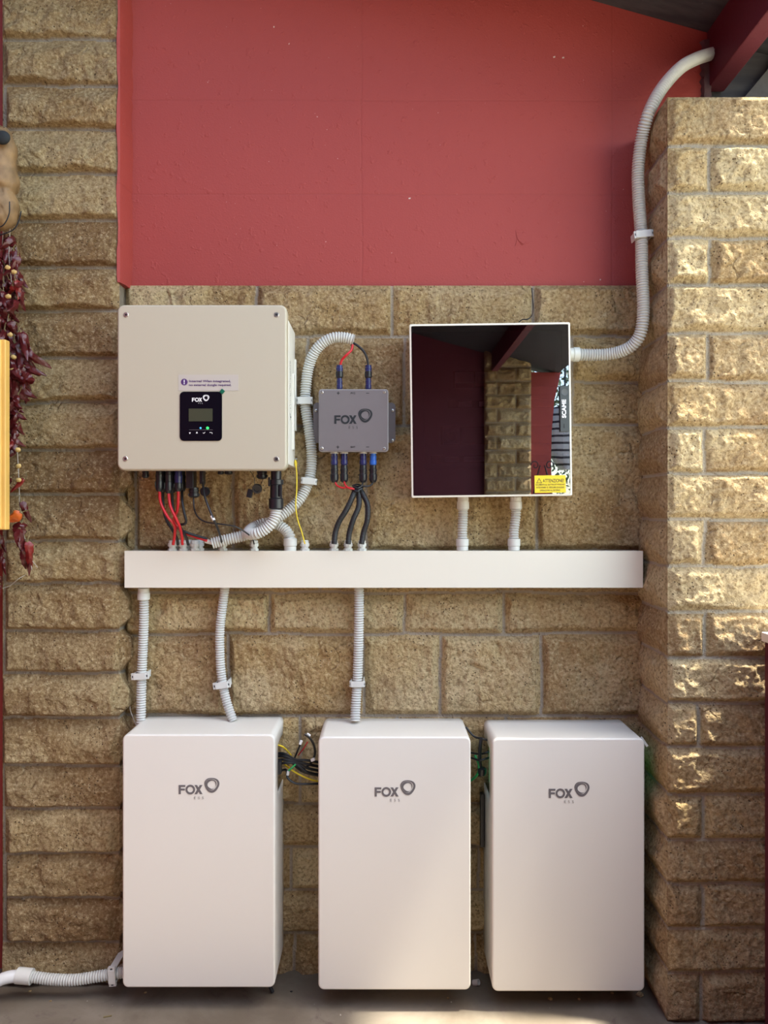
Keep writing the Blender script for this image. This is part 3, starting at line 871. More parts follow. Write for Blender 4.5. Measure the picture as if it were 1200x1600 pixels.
plug(inv, 'blanking_cap', 227.5, 733, 747, 11, 2.19, M_BLACK, ribs=False)
for px in (345, 357): plug(inv, 'blanking_cap', px, 733, 741.5, 10 if px < 350 else 13, 2.19, M_BLACK, ribs=False)
plug(inv, 'data_socket', 409.5, 733, 748.5, 17, 2.19, M_BLACK, ribs=True)
bm = B(); sweep(bm, catmull([PX(391, 736, 2.19), PX(397, 746, 2.18), PX(398, 758, 2.18)], .003), 0.0008, 6); sweep(bm, catmull([PX(411, 748, 2.18), PX(410, 753, 2.18), PX(407, 757, 2.18)], .003), 0.0008, 6)
cap = obj('cap_tether', bm, M_BLACK, inv)
bm = B(); p = PX(402, 763, 2.17); lathe(bm, [(7.6 / 550, 0), (7.8 / 550, .006), (7.2 / 550, .010), (4.5 / 550, .010), (4.5 / 550, .006)], T(p.x, p.y, p.z) @ RX90 @ Matrix.Rotation(.3, 4, 'X'), 20); obj('dangling_cap', bm, M_BLACK, cap)
bm = B(); p = PX(390.5, 771, 2.17); box(bm, -.0075, .0075, -.006, .006, -.012, .012, .002, M=T(*p) @ Matrix.Rotation(.25, 4, 'Y')); obj('dangling_cap', bm, M_BLACK, cap)
bm = B(); p = PX(321, 768, 2.19); lathe(bm, [(7.5 / 545, 0), (7.5 / 545, .008), (6 / 545, .012)], T(*p) @ RX90, 18); obj('dangling_cap', bm, M_BLACK, inv)
# data connector housings
bm = B(); a, b_ = PX(291.5, 733, 2.17), PX(309, 764, 2.21); box(bm, a.x, b_.x, 2.16, 2.20, b_.z, a.z, .003); a, b_ = PX(312, 733, 2.17), PX(323.5, 757, 2.21); box(bm, a.x, b_.x, 2.165, 2.195, b_.z, a.z, .003)
obj('data_connector', bm, M_BLACK, inv)
plug(inv, 'data_gland', 303, 762, 777.5, 17, 2.18, M_BLACK)
# big output connector
bm = B(); p = PX(431.5, 796, 2.17); q = 2.17 / 1200
lathe(bm, [(9.5 * q, 0), (11.5 * q, 2 * q), (11.5 * q, 16 * q), (9.6 * q, 18 * q), (9.4 * q, 38 * q), (11.6 * q, 39 * q), (11.6 * q, 46 * q), (8.2 * q, 47 * q), (8.2 * q, 66 * q)], T(*p), 12)
box(bm, p.x - 11 * q, p.x - 8 * q, 2.15, 2.158, p.z + 36 * q, p.z + 50 * q, .001); box(bm, p.x + 6 * q, p.x + 10 * q, 2.15, 2.158, p.z + 20 * q, p.z + 38 * q, .001)
obj('output_connector', bm, M_BLACK, inv, 'long black round connector at the right underside')
bm = B(); p = PX(461, 718, 2.27); lathe(bm, [(.004, 0), (.004, .006)], T(*p) @ Matrix.Rotation(math.pi / 2, 4, 'Y'), 8); obj('earth_screw', bm, M_STEEL, inv)

# ================================================================== cables from the inverter to the trunking
def cable(name, label, pts, r, m, plugs=(), group=None, cat='cable'):
    P_ = [PX(*p) for p in pts]
    root = obj(name, cable_bm(P_, r), m)
    tag(root, label, cat, group)
    return root

def plug_on(root, px, py0, py1, w, Yp, m, m2=None, split=.5, label=None):
    return plug(root, 'cable_plug', px, py0, py1, w, Yp, m, m2, split, label=label)

G = 'cables between the inverter and the trunking'
c = cable('power_cable', 'red cable from the leftmost inverter plug to the leftmost white gland', [(249, 765, 2.165), (251, 785, 2.16), (261, 806, 2.15), (272, 820, 2.16), (273, 835, 2.18), (270.5, 851, 2.19)], 0.0040, M_RED, group=G)
plug_on(c, 249, 734, 768, 12.5, 2.165, M_BLACK)
c = cable('power_cable', 'red cable from the second inverter plug crossing down to the second gland', [(263, 768, 2.165), (266, 790, 2.155), (274, 808, 2.145), (281, 824, 2.155), (284, 838, 2.18), (285, 851, 2.19)], 0.0040, M_RED, group=G)
plug_on(c, 263.5, 734, 771, 12.5, 2.165, M_BLACK)
c = cable('power_cable', 'short red cable from the navy blue plug, turning away behind its neighbours', [(278.5, 765, 2.165), (278.5, 782, 2.165), (277, 798, 2.17), (272, 812, 2.19), (283, 830, 2.20), (303, 838, 2.20), (324, 845, 2.20)], 0.0040, M_RED, group=G)
plug_on(c, 278.5, 734, 768, 13, 2.165, M_BLACK, M_NAVY, .6)
c = cable('power_cable', 'black cable hanging behind the leftmost red cable', [(254.5, 768, 2.205), (255, 790, 2.20), (259, 810, 2.20), (268, 826, 2.20), (276, 840, 2.215), (278, 851, 2.225)], 0.0040, M_RUB, group=G)
plug_on(c, 254.5, 736, 769, 12, 2.205, M_BLACK)
c = cable('power_cable', 'black cable behind the second red cable, slanting right to a rear gland', [(269, 770, 2.205), (270, 792, 2.20), (275, 812, 2.185), (283, 826, 2.18), (291, 840, 2.205), (294, 851, 2.225)], 0.0040, M_RUB, group=G)
plug_on(c, 269, 736, 770, 12, 2.205, M_BLACK)
c = cable('power_cable', 'black cable right of the navy plug, bending under to the conduit', [(284.5, 766, 2.195), (285, 785, 2.17), (288, 802, 2.165), (291, 814, 2.165), (288, 819, 2.168), (281, 820, 2.175), (281, 827, 2.19), (300, 835, 2.195), (324, 842, 2.20)], 0.0038, M_RUB, group=G)
plug_on(c, 285, 736, 768, 11, 2.20, M_BLACK)
c = cable('data_cable', 'thin black data cable sagging far right to the gland left of the big coupling', [(302.5, 775, 2.18), (303, 792, 2.17), (308, 806, 2.15), (320, 815, 2.14), (345, 819, 2.13), (368, 823, 2.13), (384, 832, 2.15), (394, 841, 2.18), (397, 850, 2.20)], 0.0022, M_RUB, group=G)
c = cable('data_cable', 'black cable with a white tag band running down to the middle gland', [(317, 752, 2.17), (319, 772, 2.15), (326, 793, 2.13), (334, 812, 2.12), (341, 828, 2.14), (347, 848, 2.20)], 0.0033, M_RUB, group=G)
bm = B(); sweep(bm, [PX(330.6, 806, 2.122), PX(334.4, 813, 2.120)], 0.0044, 12); obj('tag_band', bm, M_LOGOW, c, 'white tag band')
c = cable('earth_cable', 'thin yellow earth cable from the inverter side down to its own gland', [(461.5, 722, 2.262), (463.5, 740, 2.25), (463.5, 765, 2.235), (462, 790, 2.225), (465, 812, 2.22), (471, 830, 2.215), (476.5, 850, 2.21)], 0.0019, M_YEL, group=G)
bm = B(); sweep(bm, [PX(461.5, 719, 2.262), PX(462, 723, 2.26), PX(462.6, 730, 2.257)], lambda i: (.0022, .0042, .0030)[i], 10); obj('cable_lug', bm, M_YEL, c)

# ================================================================== combiner box
YH = 2.205; sh = 1200 / YH
hub = thing('junction_box', 'small grey metal junction box with blue plugs above and below', 'electrical box', PX(552, 706, 2.28))
a, b_ = PX(498, 608, YH), PX(607, 706, YH)
cx, cz, w, h = (a.x + b_.x) / 2, (a.z + b_.z) / 2, b_.x - a.x, a.z - b_.z
bm = B(); rplate(bm, cx, cz, w, h, 0.009, YH + 0.0005, YH + 0.010, 0.0015, 2); obj('lid_rim', bm, M_HUBEDGE, hub)
bm = B(); rplate(bm, cx, cz, w - .005, h - .005, 0.007, YH - 0.0012, YH + 0.002, 0.001, 2); obj('lid', bm, M_HUB, hub)
bm = B(); rplate(bm, cx, cz, w - .004, h - .004, 0.009, YH + 0.010, 2.262, 0.0005, 1); obj('body', bm, M_HUB, hub)
bm = B()
rplate(bm, cx, cz, w + 0.042, h * .66, 0.012, 2.262, 2.266, 0.0005, 1); box(bm, cx - w / 2 - .004, cx + w / 2 + .004, 2.266, 2.295, cz - h * .25, cz + h * .25)
br_ = obj('wall_bracket', bm, M_HUB, hub)
for sx, zz in ((-1, .2), (1, .2), (1, -.29)):
    bm = B(); lathe(bm, [(.0042, 0), (.0042, .002), (.002, .003)], T(cx + sx * (w / 2 + .0125), 2.262, cz + h * zz) @ RX90, 12); obj('screw', bm, M_STEEL, br_)
for px, py in ((503, 613), (600.5, 612.5), (503, 700.5), (600.5, 701)):
    p = PX(px, py, YH); bm = B(); lathe(bm, [(.0045, 0), (.0045, .001), (.0028, .0022)], T(p.x, YH - .001, p.z) @ RX90, 14); obj('screw', bm, M_STEEL, hub)
bm = B(); p = PX(522.5, 662.3, YH); fox_logo(bm, p.x, p.z, YH - 0.0020, 13.2 / sh)
obj('logo', bm, M_LOGOD, hub, 'black lettering with ring emblem')
bm = B()
def mark(px, py, kind):
    p = PX(px, py, YH); u = 1 / sh; y0 = YH - .0018
    box(bm, p.x - 2.4 * u, p.x + 2.4 * u, y0, y0 + .0006, p.z - .45 * u, p.z + .45 * u)
    if kind == '+': box(bm, p.x - .45 * u, p.x + .45 * u, y0, y0 + .0006, p.z - 2.4 * u, p.z + 2.4 * u)
mark(528.7, 614.3, '+'); mark(574.5, 614.5, '-'); mark(528, 698.5, '+'); mark(574.5, 698.5, '-')
for t, px, py in (('PV2', 547.8, 616), ('BAT', 547.8, 700)):
    p = PX(px, py, YH); text_bm(bm, t, 4.2 / sh, face_cam(p.x, YH - .0016, p.z), .0002, width=7 / sh, bold=.0001)
obj('lettering', bm, M_LOGOD, hub)
for px in (530.5, 575.5): plug(hub, 'socket', px, 590, 610, 9.5, 2.23, M_NAVY, ribs=False, label='navy blue socket')
for px, py in ((522.3, 706), (537.7, 706), (567.3, 706), (583, 706)):
    plug(hub, 'socket', px, py + 2, 728, 11, 2.23, M_BLUE if px > 580 else M_NAVY, ribs=False, label=('bright blue socket' if px > 580 else 'navy blue socket'))
    bm = B(); p = PX(px, 709, 2.23); lathe(bm, [(6.6 / 538, 0), (6.6 / 538, .004)], T(*p), 14); obj('collar', bm, M_PVC, hub, 'pale collar ring')

GH = 'cables of the small grey junction box'
c = cable('power_cable', 'red cable curving from conduit end to left plug on top of grey box', [(551, 538, 2.235), (549, 547, 2.23), (541, 555, 2.225), (534, 563, 2.228), (531, 575, 2.23)], 0.0036, M_RED, group=GH)
plug_on(c, 530.5, 571, 592, 11.5, 2.23, M_BLACK, M_NAVY, .45)
c = cable('power_cable', 'black cable arching from conduit end to right plug on top of grey box', [(552, 536, 2.235), (560, 541, 2.23), (569, 550, 2.225), (574, 562, 2.228), (575.5, 575, 2.23)], 0.0036, M_RUB, group=GH)
plug_on(c, 575.5, 571, 592, 11.5, 2.23, M_BLACK, M_NAVY, .45)
for lab, px, pts, m in (('red cable from the leftmost plug under the grey box', 522.5, [(523, 750, 2.23), (526, 758, 2.22), (534, 762, 2.215), (546, 762, 2.215), (557, 766, 2.22)], M_RED),
                        ('red cable from the second plug under the grey box', 537.7, [(537.5, 750, 2.23), (539, 757, 2.215), (545, 763, 2.21), (553, 764, 2.212), (559, 767, 2.22)], M_RED),
                        ('black cable from the third plug under the grey box', 567.3, [(567, 752, 2.23), (566, 758, 2.215), (562, 762, 2.212), (560, 768, 2.22)], M_RUB),
                        ('black cable looping in from the rightmost plug with the bright blue socket', 583, [(583, 750, 2.23), (581, 757, 2.225), (574, 760, 2.215), (566, 760, 2.215), (559, 766, 2.22)], M_RUB)):
    c = cable('power_cable', lab, pts, 0.0026, m, group=GH)
    plug_on(c, px, 727, 754, 12.5, 2.23, M_BLACK)
GB = 'black sleeved cables between the grey box and the trunking'
for lab, pts in (('left one of three thick black sleeved cables, bowing left to its gland', [(556, 762, 2.225), (550, 778, 2.215), (541, 797, 2.21), (530, 815, 2.21), (524, 832, 2.21), (522, 850, 2.205)]),
                 ('middle one of three thick black sleeved cables under the grey box', [(558, 763, 2.228), (561, 778, 2.222), (560, 793, 2.215), (552, 812, 2.21), (546, 832, 2.21), (544, 850, 2.205)]),
                 ('right one of three thick black sleeved cables, bulging right before its gland', [(561, 762, 2.23), (569, 776, 2.222), (574.5, 790, 2.215), (574, 812, 2.21), (568, 832, 2.21), (565, 850, 2.205)])):
    P_ = catmull([PX(*p) for p in pts], .003); bm = B(); sweep(bm, P_, lambda i: 0.0078 + 0.0004 * (i % 3 == 0), 12)
    tag(obj('sleeved_cable', bm, mat('black_spiral_sleeve', (.010, .010, .011), .5, bump=.8, bscale=260), None), lab, 'cable', GB)
bm = B()
for k, (dx, dy) in enumerate(((0, 0), (2, 3), (-2, 5))):
    sweep(bm, catmull([PX(551 + dx, 759 + dy, 2.218), PX(558, 763 + dy, 2.208), PX(565 + dx, 759 + dy, 2.218), PX(558, 757 + dy, 2.235), PX(551 + dx, 759 + dy, 2.218)], .003), .0024, 8)
tag(obj('cable_tie', bm, M_BLACK), 'black tape knot bundling the sleeved cables under the grey box', 'cable tie')

# ================================================================== distribution board with smoked door
YP = 2.165; sp = 1200 / YP
brd = thing('distribution_board', 'white wall panel with a dark smoked glass door', 'electrical panel', PX(767, 776, 2.30))
pc = PX(767, 640.5, YP); W, H = 251 / sp, 271 / sp
ROT = T(pc.x, 0, pc.z) @ Matrix.Rotation(math.radians(-0.75), 4, 'Y') @ T(-pc.x, 0, -pc.z)
def prot(bm): bmesh.ops.transform(bm, matrix=ROT, verts=bm.verts[:])
def bobj(name, bm, m, parent=brd, label=None): prot(bm); return obj(name, bm, m, parent, label)
def bpx(px, py): q = PX(px, py, YP); return ROT.inverted() @ q
# body: open tray
bm = B(); t = .004; yb = 2.296
x0, x1, z0, z1 = pc.x - W / 2 + .004, pc.x + W / 2 - .004, pc.z - H / 2 + .003, pc.z + H / 2 - .003
box(bm, x0, x1, yb - .004, yb, z0, z1); box(bm, x0, x0 + t, YP + .012, yb, z0, z1, .001); box(bm, x1 - t, x1, YP + .012, yb, z0, z1, .001)
box(bm, x0, x1, YP + .012, yb, z0, z0 + t, .001); box(bm, x0, x1, YP + .012, yb, z1 - t, z1, .001)
bobj('case', bm, M_TRUNK)
# door frame (thin white rim)
bm = B(); ro = rrect(pc.x, pc.z, W, H, .004, 3); ri = rrect(pc.x, pc.z, W - 2 * 2.6 / sp, H - 2 * 2.8 / sp, .003, 3)
yf = YP; V4 = [[bm.verts.new((x, y, z)) for x, z in L] for L, y in ((ro, yf + .001), (ri, yf), (ri, yf + .012), (ro, yf + .012))]
n = len(ro)
for a in range(4):
    for i in range(n):
        j = (i + 1) % n; bm.faces.new((V4[a][i], V4[a][j], V4[(a + 1) % 4][j], V4[(a + 1) % 4][i]))
door = bobj('door_frame', bm, M_TRUNK)
bm = B(); box(bm, pc.x - W / 2 + 2.4 / sp, pc.x + W / 2 - 2.4 / sp, YP + .002, YP + .005, pc.z - H / 2 + 2.6 / sp, pc.z + H / 2 - 2.6 / sp)
bobj('door_glass', bm, M_GLASS, brd, 'dark smoked mirror-like glass')
# insert behind the glass
bm = B(); box(bm, x0 + .006, x1 - .006, YP + .060, YP + .064, z0 + .006, z1 - .006); ins = bobj('insert_plate', bm, M_INNER)
def rect_px(xa, ya, xb, yb_, y0, y1, m, name, parent=ins, bev=.0006):
    """rectangle seen through the door: pixel corners measured on the plane y0"""
    a, b2 = PX(xa, ya, y0), PX(xb, yb_, y0); bm = B(); box(bm, a.x, b2.x, y0, y1, b2.z, a.z, bev); return bobj(name, bm, m, parent)
yi = YP + .055
bm = B(); a, b_ = PX(662, 551, yi), PX(870, 732, yi); rplate(bm, (a.x + b_.x) / 2, (a.z + b_.z) / 2, b_.x - a.x, a.z - b_.z, .008, yi, yi + .006, .003, 2)
bobj('module_cover', bm, M_INNER, brd)
rect_px(708, 579, 868, 605, yi - .002, yi + .003, M_BLACK, 'module_slot')
for xa, xb in ((712, 741), (744, 773), (776, 805)):
    q = rect_px(xa, 581, xb, 598, yi - .006, yi + .001, M_BREAK, 'circuit_breaker'); rect_px(xa, 598.5, xb, 604, yi - .010, yi + .001, M_BRRED, 'breaker_lever', q)
rect_px(700, 625, 868, 637, yi - .002, yi + .003, M_BLACK, 'label_strip')
for xa, xb in ((717, 737), (749, 772)): rect_px(xa, 627, xb, 635, yi - .003, yi + .001, M_BREAK, 'label_card')
rect_px(688, 666, 866, 694, yi - .002, yi + .003, M_BLACK, 'module_slot')
q = rect_px(692, 667, 718, 693, yi - .007, yi + .001, M_BREAK, 'rotary_module')
bm = B(); p = PX(705, 682, yi); lathe(bm, [(.014, 0), (.014, .006), (.011, .009)], T(p.x, yi - .006, p.z) @ RX90, 20); bobj('dial', bm, M_INNER, q)
rect_px(722, 668, 762, 692, yi - .006, yi + .001, M_HANDLE, 'meter_module'); rect_px(672, 711, 866, 723, yi - .002, yi + .003, M_BLACK, 'label_strip')
for xa, xb in ((694, 716), (724, 756)): rect_px(xa, 713, xb, 721, yi - .003, yi + .001, M_BREAK, 'label_card')
# handle
a, b_ = bpx(874, 603.5), bpx(889.3, 674.5)
bm = B(); box(bm, a.x, b_.x, YP - .006, YP + .002, b_.z, a.z, .001); hd = bobj('door_handle', bm, M_HANDLE)
p = bpx(881.8, 613); bm = B(); lathe(bm, [(.0095, 0), (.0095, .0012), (.007, .0004)], T(p.x, YP - .0058, p.z) @ RX90, 22); bobj('thumb_recess', bm, mat('recess_grey', (0.09, 0.10, 0.10), 0.35), hd)
bm = B(); p = bpx(883.5, 653.5); text_bm(bm, 'SCAME', 8.6 / sp, face_cam(p.x, YP - .0066, p.z, -math.pi / 2), .0003, bold=.0007, width=29 / sp); bobj('lettering', bm, M_LOGOW, hd)
bm = B(); p = bpx(880.5, 666); box(bm, p.x - .0012, p.x + .0012, YP - .0065, YP - .005, p.z - .006, p.z + .006); bobj('key_slot', bm, M_BLACK, hd)
# warning label
a, b_ = bpx(835.3, 743), bpx(884.3, 769.5)
bm = B(); box(bm, a.x, b_.x, YP + .0008, YP + .0022, b_.z, a.z); wl = bobj('warning_label', bm, M_WSTICK, brd, 'yellow ATTENZIONE warning label')
bm = B(); u = 1 / sp; yl = YP + .0006
p = bpx(842.5, 754.8)
tri = [(-4.6, 0), (4.6, 0), (0, 8)]; tin = [(-3.2, .8), (3.2, .8), (0, 6.3)]
for i in range(3):
    j = (i + 1) % 3; poly_prism(bm, [(p.x + x * u, p.z + z * u) for x, z in (tri[i], tri[j], tin[j], tin[i])], yl, .0004)
poly_prism(bm, [(p.x + x * u, p.z + z * u) for x, z in ((-.1, 1.3), (.5, 3.1), (-.1, 3.0), (.4, 5.2), (-.6, 2.6), (.0, 2.7))], yl, .0004)
for t, px, py, sz, w_ in (('ATTENZIONE!', 848.2, 753.8, 6.6, 33), ('SOLAMENTE GLI ELETTRICISTI POSSONO', 837.0, 758.8, 3.4, 45.5), ('INTERVENIRE ED ESEGUIRE QUALSIASI', 838.0, 763.2, 3.4, 43.5), ("OPERAZIONE ALL'INTERNO", 843.5, 767.6, 3.4, 32)):
    q = bpx(px, py); text_bm(bm, t, sz * u * 1.15, face_cam(q.x, yl + .0002, q.z), .0002, width=w_ * u, bold=.00008 if sz < 5 else .0002)
bobj('lettering', bm, M_LOGOD, wl)
bm = B(); sweep(bm, catmull([PX(811, 503, 2.20), PX(817, 499, 2.18), (PX(824, 499, 2.17)), PX(831, 493, 2.18), PX(833, 482, 2.27), PX(832, 466, 2.292), PX(831, 450, 2.296)], .004), .0016, 8)
tag(obj('loose_wire', bm, M_RUB), 'thin black wire poking out above the smoked glass panel', 'wire')

# ================================================================== trunking with its glands
YT = 2.225; stt = 1200 / YT
trk = thing('cable_trunking', 'long white cable trunking across the wall under the boxes', 'trunking', PX(600, 918, 2.30))
a, b_ = PX(195.5, 861.5, YT), PX(1007, 917.5, YT)
bm = B(); box(bm, a.x, 0.748, YT, 2.288, b_.z, a.z, .0012, 2); obj('body', bm, M_TRUNK, trk)
bm = B(); box(bm, a.x - .001, 0.7495, YT - .0035, YT + .006, b_.z - .0015, a.z + .0015, .001, 2); obj('lid', bm, M_TRUNK, trk)
zt = a.z
def gland(px, Yg, w=14, h=17):
    p = PX(px, 0, Yg); q = Yg / 1200; r = w / 2 * q; hh = h * q
    bm = B()
    lathe(bm, [(r * 1.02, 0), (r * 1.02, hh * .22)], T(p.x, Yg, zt), 6); lathe(bm, [(r * .78, hh * .2), (r * .78, hh * .45)], T(p.x, Yg, zt), 14)
    lathe(bm, [(r, hh * .42), (r, hh * .68), (r * .84, hh * .74), (r * .84, hh * .92), (r * .6, hh)], T(p.x, Yg, zt) @ Matrix.Rotation(.3, 4, 'Z'), 8)
    return obj('cable_gland', bm, M_PVCW, trk)
for px, Yg in ((269.5, 2.245), (286, 2.245), (304, 2.245), (278, 2.268), (294.5, 2.268), (312, 2.268), (348, 2.25), (397, 2.25), (476.5, 2.25), (522, 2.25), (544, 2.25), (565.5, 2.25)):
    gland(px, Yg)

# ================================================================== flexible conduits
def coupling(parent, p, axis, r, L, name='coupling'):
    """smooth collar centred on p along axis"""
    M_ = T(*p) @ Vector(axis).to_track_quat('Z', 'Y').to_matrix().to_4x4()
    bm = B(); lathe(bm, [(r * .93, -L / 2), (r, -L / 2 + .001), (r, -L * .12), (r * 1.1, -L * .08), (r * 1.1, L / 2 - .001), (r * 1.02, L / 2)], M_, 20)
    return obj(name, bm, M_PVCW, parent)

def conduit(label, pts, wpx, group=None, pitch=.0074):
    r = wpx / 2 * 2.26 / 1200
    o = obj('flexible_conduit', corrugated([PX(*p) for p in pts], r, pitch), M_PVC)
    tag(o, label, 'conduit', group); return o, r
GC = 'corrugated grey conduits on the wall'
c, r = conduit('long corrugated conduit rising from the smoked glass panel to the roof corner', [(900, 554, 2.24), (935, 554.5, 2.235), (962, 551.5, 2.22), (985, 542, 2.195), (999, 525, 2.175), (1004.5, 500, 2.165), (1005, 470, 2.165), (1003, 420, 2.17), (1002, 369, 2.18), (998, 310, 2.19), (997, 265, 2.19), (1002, 220, 2.175), (1013, 178, 2.145), (1033, 140, 2.15), (1062, 107, 2.18), (1088, 92, 2.24), (1112, 84, 2.29)], 19.3, GC)
coupling(c, PX(897, 554, 2.24), (1, 0, 0), r * 1.05, .03)
c, r = conduit('corrugated conduit arching beside the inverter down to the trunking', [(553, 531, 2.235), (538, 527.5, 2.235), (520, 528, 2.235), (503, 537, 2.24), (490, 553, 2.25), (482, 575, 2.262), (478.5, 600, 2.268), (477, 630, 2.27), (481, 660, 2.27), (485.5, 690, 2.27), (487, 720, 2.27), (483, 750, 2.265), (470, 778, 2.255), (452, 796, 2.245), (430, 812, 2.235), (405, 829, 2.225), (380, 837, 2.215), (355, 843, 2.21), (332, 849, 2.205)], 17.5, GC)
bm = B(); sweep(bm, [PX(334, 848.5, 2.205), PX(321, 845, 2.205)], .0065, 12); obj('sleeve', bm, M_PVCW, c)
c, r = conduit('short corrugated conduit curling from the big black connector to the white coupling', [(431.5, 794, 2.17), (430, 806, 2.168), (424, 818, 2.165), (413, 828, 2.165), (399, 834, 2.17), (388, 833, 2.20), (396, 824, 2.25), (415, 817, 2.262), (432, 819, 2.26), (445, 827, 2.255), (452, 837, 2.25), (453.5, 846, 2.248)], 17.5, GC)
coupling(c, PX(453.5, 851, 2.248), (0, 0, 1), r * 1.08, .036)
for px, lab in ((723.5, 'short corrugated conduit under the left half of the smoked glass panel'), (806, 'short corrugated conduit under the right half of the smoked glass panel')):
    dx = -1 if px < 800 else -3
    c, r = conduit(lab, [(px, 785, 2.25), (px, 805, 2.25), (px + dx, 830, 2.25), (px + dx, 850, 2.25)], 16, GC)
    coupling(c, PX(px, 786, 2.25), (0, 0, -1), r * 1.08, .036); coupling(c, PX(px + dx, 851, 2.25), (0, 0, 1), r * 1.12, .034)
c, r = conduit('leftmost corrugated conduit from the trunking down behind the left battery', [(224.5, 925, 2.26), (225, 960, 2.265), (223.5, 1010, 2.27), (221.5, 1055, 2.27), (220.5, 1100, 2.27), (220, 1145, 2.265)], 15.5, GC)
coupling(c, PX(224.5, 928, 2.26), (0, 0, -1), r * 1.12, .034)
c, r = conduit('bowed corrugated conduit dropping onto the top of the left battery', [(352, 914, 2.26), (348, 945, 2.265), (344, 980, 2.27), (343.5, 1015, 2.27), (346, 1055, 2.27), (353, 1092, 2.265), (364, 1126, 2.255)], 15, GC)
c, r = conduit('straight corrugated conduit dropping onto the middle battery', [(561, 914, 2.26), (561, 960, 2.265), (560, 1010, 2.27), (558.5, 1060, 2.27), (556, 1100, 2.265), (555, 1126, 2.255)], 16, GC)
c, r = conduit('corrugated conduit lying along the floor left of the batteries', [(210, 1518, 2.185), (180, 1521, 2.18), (150, 1526, 2.175), (115, 1531, 2.17), (80, 1530, 2.17), (45, 1525.5, 2.17)], 17, GC, .0074)
bm = B(); P_ = catmull([PX(50, 1526, 2.17), PX(27, 1524, 2.17)], .01); sweep(bm, P_, .0215, 18); obj('coupling', bm, M_PVCW, c)
bm = B(); P_ = catmull([PX(30, 1525, 2.17), PX(12, 1527, 2.16), PX(-6, 1534, 2.15), PX(-25, 1548, 2.14), PX(-45, 1556, 2.13)], .006); sweep(bm, P_, .0165, 18); obj('elbow_pipe', bm, mat('smooth_white_pipe', (.66, .66, .65), .25), c)

# pipe clips
def clip(label, px, py, Yc, ang=0.0, w=27, h=11, rp=.0165, back=None):
    p = PX(px, py, Yc); q = Yc / 1200; hw = w / 2 * q; hh = h / 2 * q
    root = thing('pipe_clip', label, 'pipe clip', p, 'pipe clips holding the conduits')
    M_ = T(*p) @ Matrix.Rotation(ang, 4, 'Y')
    bm = B(); f = -rp - .0035
    box(bm, -rp - .002, rp + .002, f, f + .003, -hh, hh, .0008, M=M_)
    for s_ in (-1, 1):
        a_, b2 = sorted((s_ * (rp + .0005), s_ * (rp + .004)))
        box(bm, a_, b2, f + .001, (2.318 - Yc) if back is None else back, -hh, hh, .0008, M=M_)
        a_, b2 = sorted((s_ * (rp + .001), s_ * hw))
        box(bm, a_, b2, f + .003, f + .012, -hh, hh, .0008, M=M_)
    obj('strap', bm, M_PVCW, root)
    for s_ in (-1, 1):
        bm = B(); x = s_ * (rp + (hw - rp) * .5); box(bm, x - .0022, x + .0022, f + .002, f + .005, -.0032, .0032, .0004, M=M_); obj('screw_slot', bm, M_BLACK, root)
    return root
clip('pipe clip beside the red plaster, high on the long conduit', 1002.5, 369, 2.18, math.radians(-6), 30, 11, .0190, .024)
clip('pipe clip right of the inverter side', 476.5, 627, 2.268, 0, 25, 11)
clip('pipe clip just below the lower right corner of the inverter', 483.5, 752, 2.262, math.radians(6), 25, 10)
clip('pipe clip on the leftmost conduit above the left battery', 221, 1055, 2.27, math.radians(-4), 27, 10, .0155)
clip('pipe clip on the bowed conduit above the left battery', 348, 1069, 2.27, math.radians(-8), 27, 10, .0155)
clip('pipe clip on the straight conduit above the middle battery', 558.5, 1067, 2.27, 0, 24, 9, .0160)
clip('upright pipe clip on the floor conduit left of the batteries', 178, 1521, 2.18, math.radians(86), 30, 11, .0165)

# ================================================================== cables between the batteries
def loose(name, label, pts, r, m, group): return tag(obj(name, cable_bm([PX(*p) for p in pts], r, .004, 8), m), label, 'cable', group)
g1 = 'battery cables bunched between the left and middle batteries'
loose('battery_cable', 'black cable making the lowest loop between left and middle batteries', [(436, 1205, 2.22), (447, 1203, 2.21), (450, 1216, 2.20), (462, 1224, 2.20), (480, 1225, 2.20), (508, 1224, 2.22)], .0034, M_RUB, g1)
loose('battery_cable', 'yellow cable slanting down between left and middle batteries', [(438, 1188, 2.235), (448, 1197, 2.22), (462, 1207, 2.21), (478, 1215, 2.21), (492, 1220, 2.215), (508, 1222, 2.23)], .0026, M_YEL, g1)
loose('battery_cable', 'short bright yellow cable leaving the left battery', [(425, 1163, 2.20), (432, 1163.5, 2.19), (440, 1166, 2.19), (446, 1170, 2.21), (455, 1180, 2.235)], .0022, M_YEL, g1)
loose('battery_cable', 'black cable rising to an open end near the middle battery', [(470, 1205, 2.23), (486, 1192, 2.22), (492, 1178, 2.21), (490, 1163, 2.205), (483, 1152, 2.20), (476, 1147, 2.20)], .0034, M_RUB, g1)
for k, (dy, x0, y0) in enumerate(((0, 430, 1177), (5, 430, 1182), (10, 430, 1188), (15, 432, 1194))):
    loose('battery_cable', 'black cable running straight across the gap, %s of a stack of four' % ('topmost', 'second from the top', 'third from the top', 'lowest')[k],
          [(x0, y0, 2.215), (445, y0 + 1 - k, 2.205 - .004 * k), (462, 1187 + dy * .4, 2.20), (480, 1188 + dy * 1.2, 2.205), (508, 1193 + dy * 1.3, 2.23)], .0040, M_RUB, g1)
loose('battery_cable', 'black cable end standing up with a white plug in the left gap', [(458, 1190, 2.23), (463, 1178, 2.22), (468, 1166, 2.215), (471, 1160, 2.215)], .0026, M_RUB, g1)
loose('battery_cable', 'thin red cable end in the left gap', [(466, 1180, 2.23), (474, 1170, 2.22), (479, 1162, 2.215), (481, 1159, 2.215)], .0018, M_RED, g1)
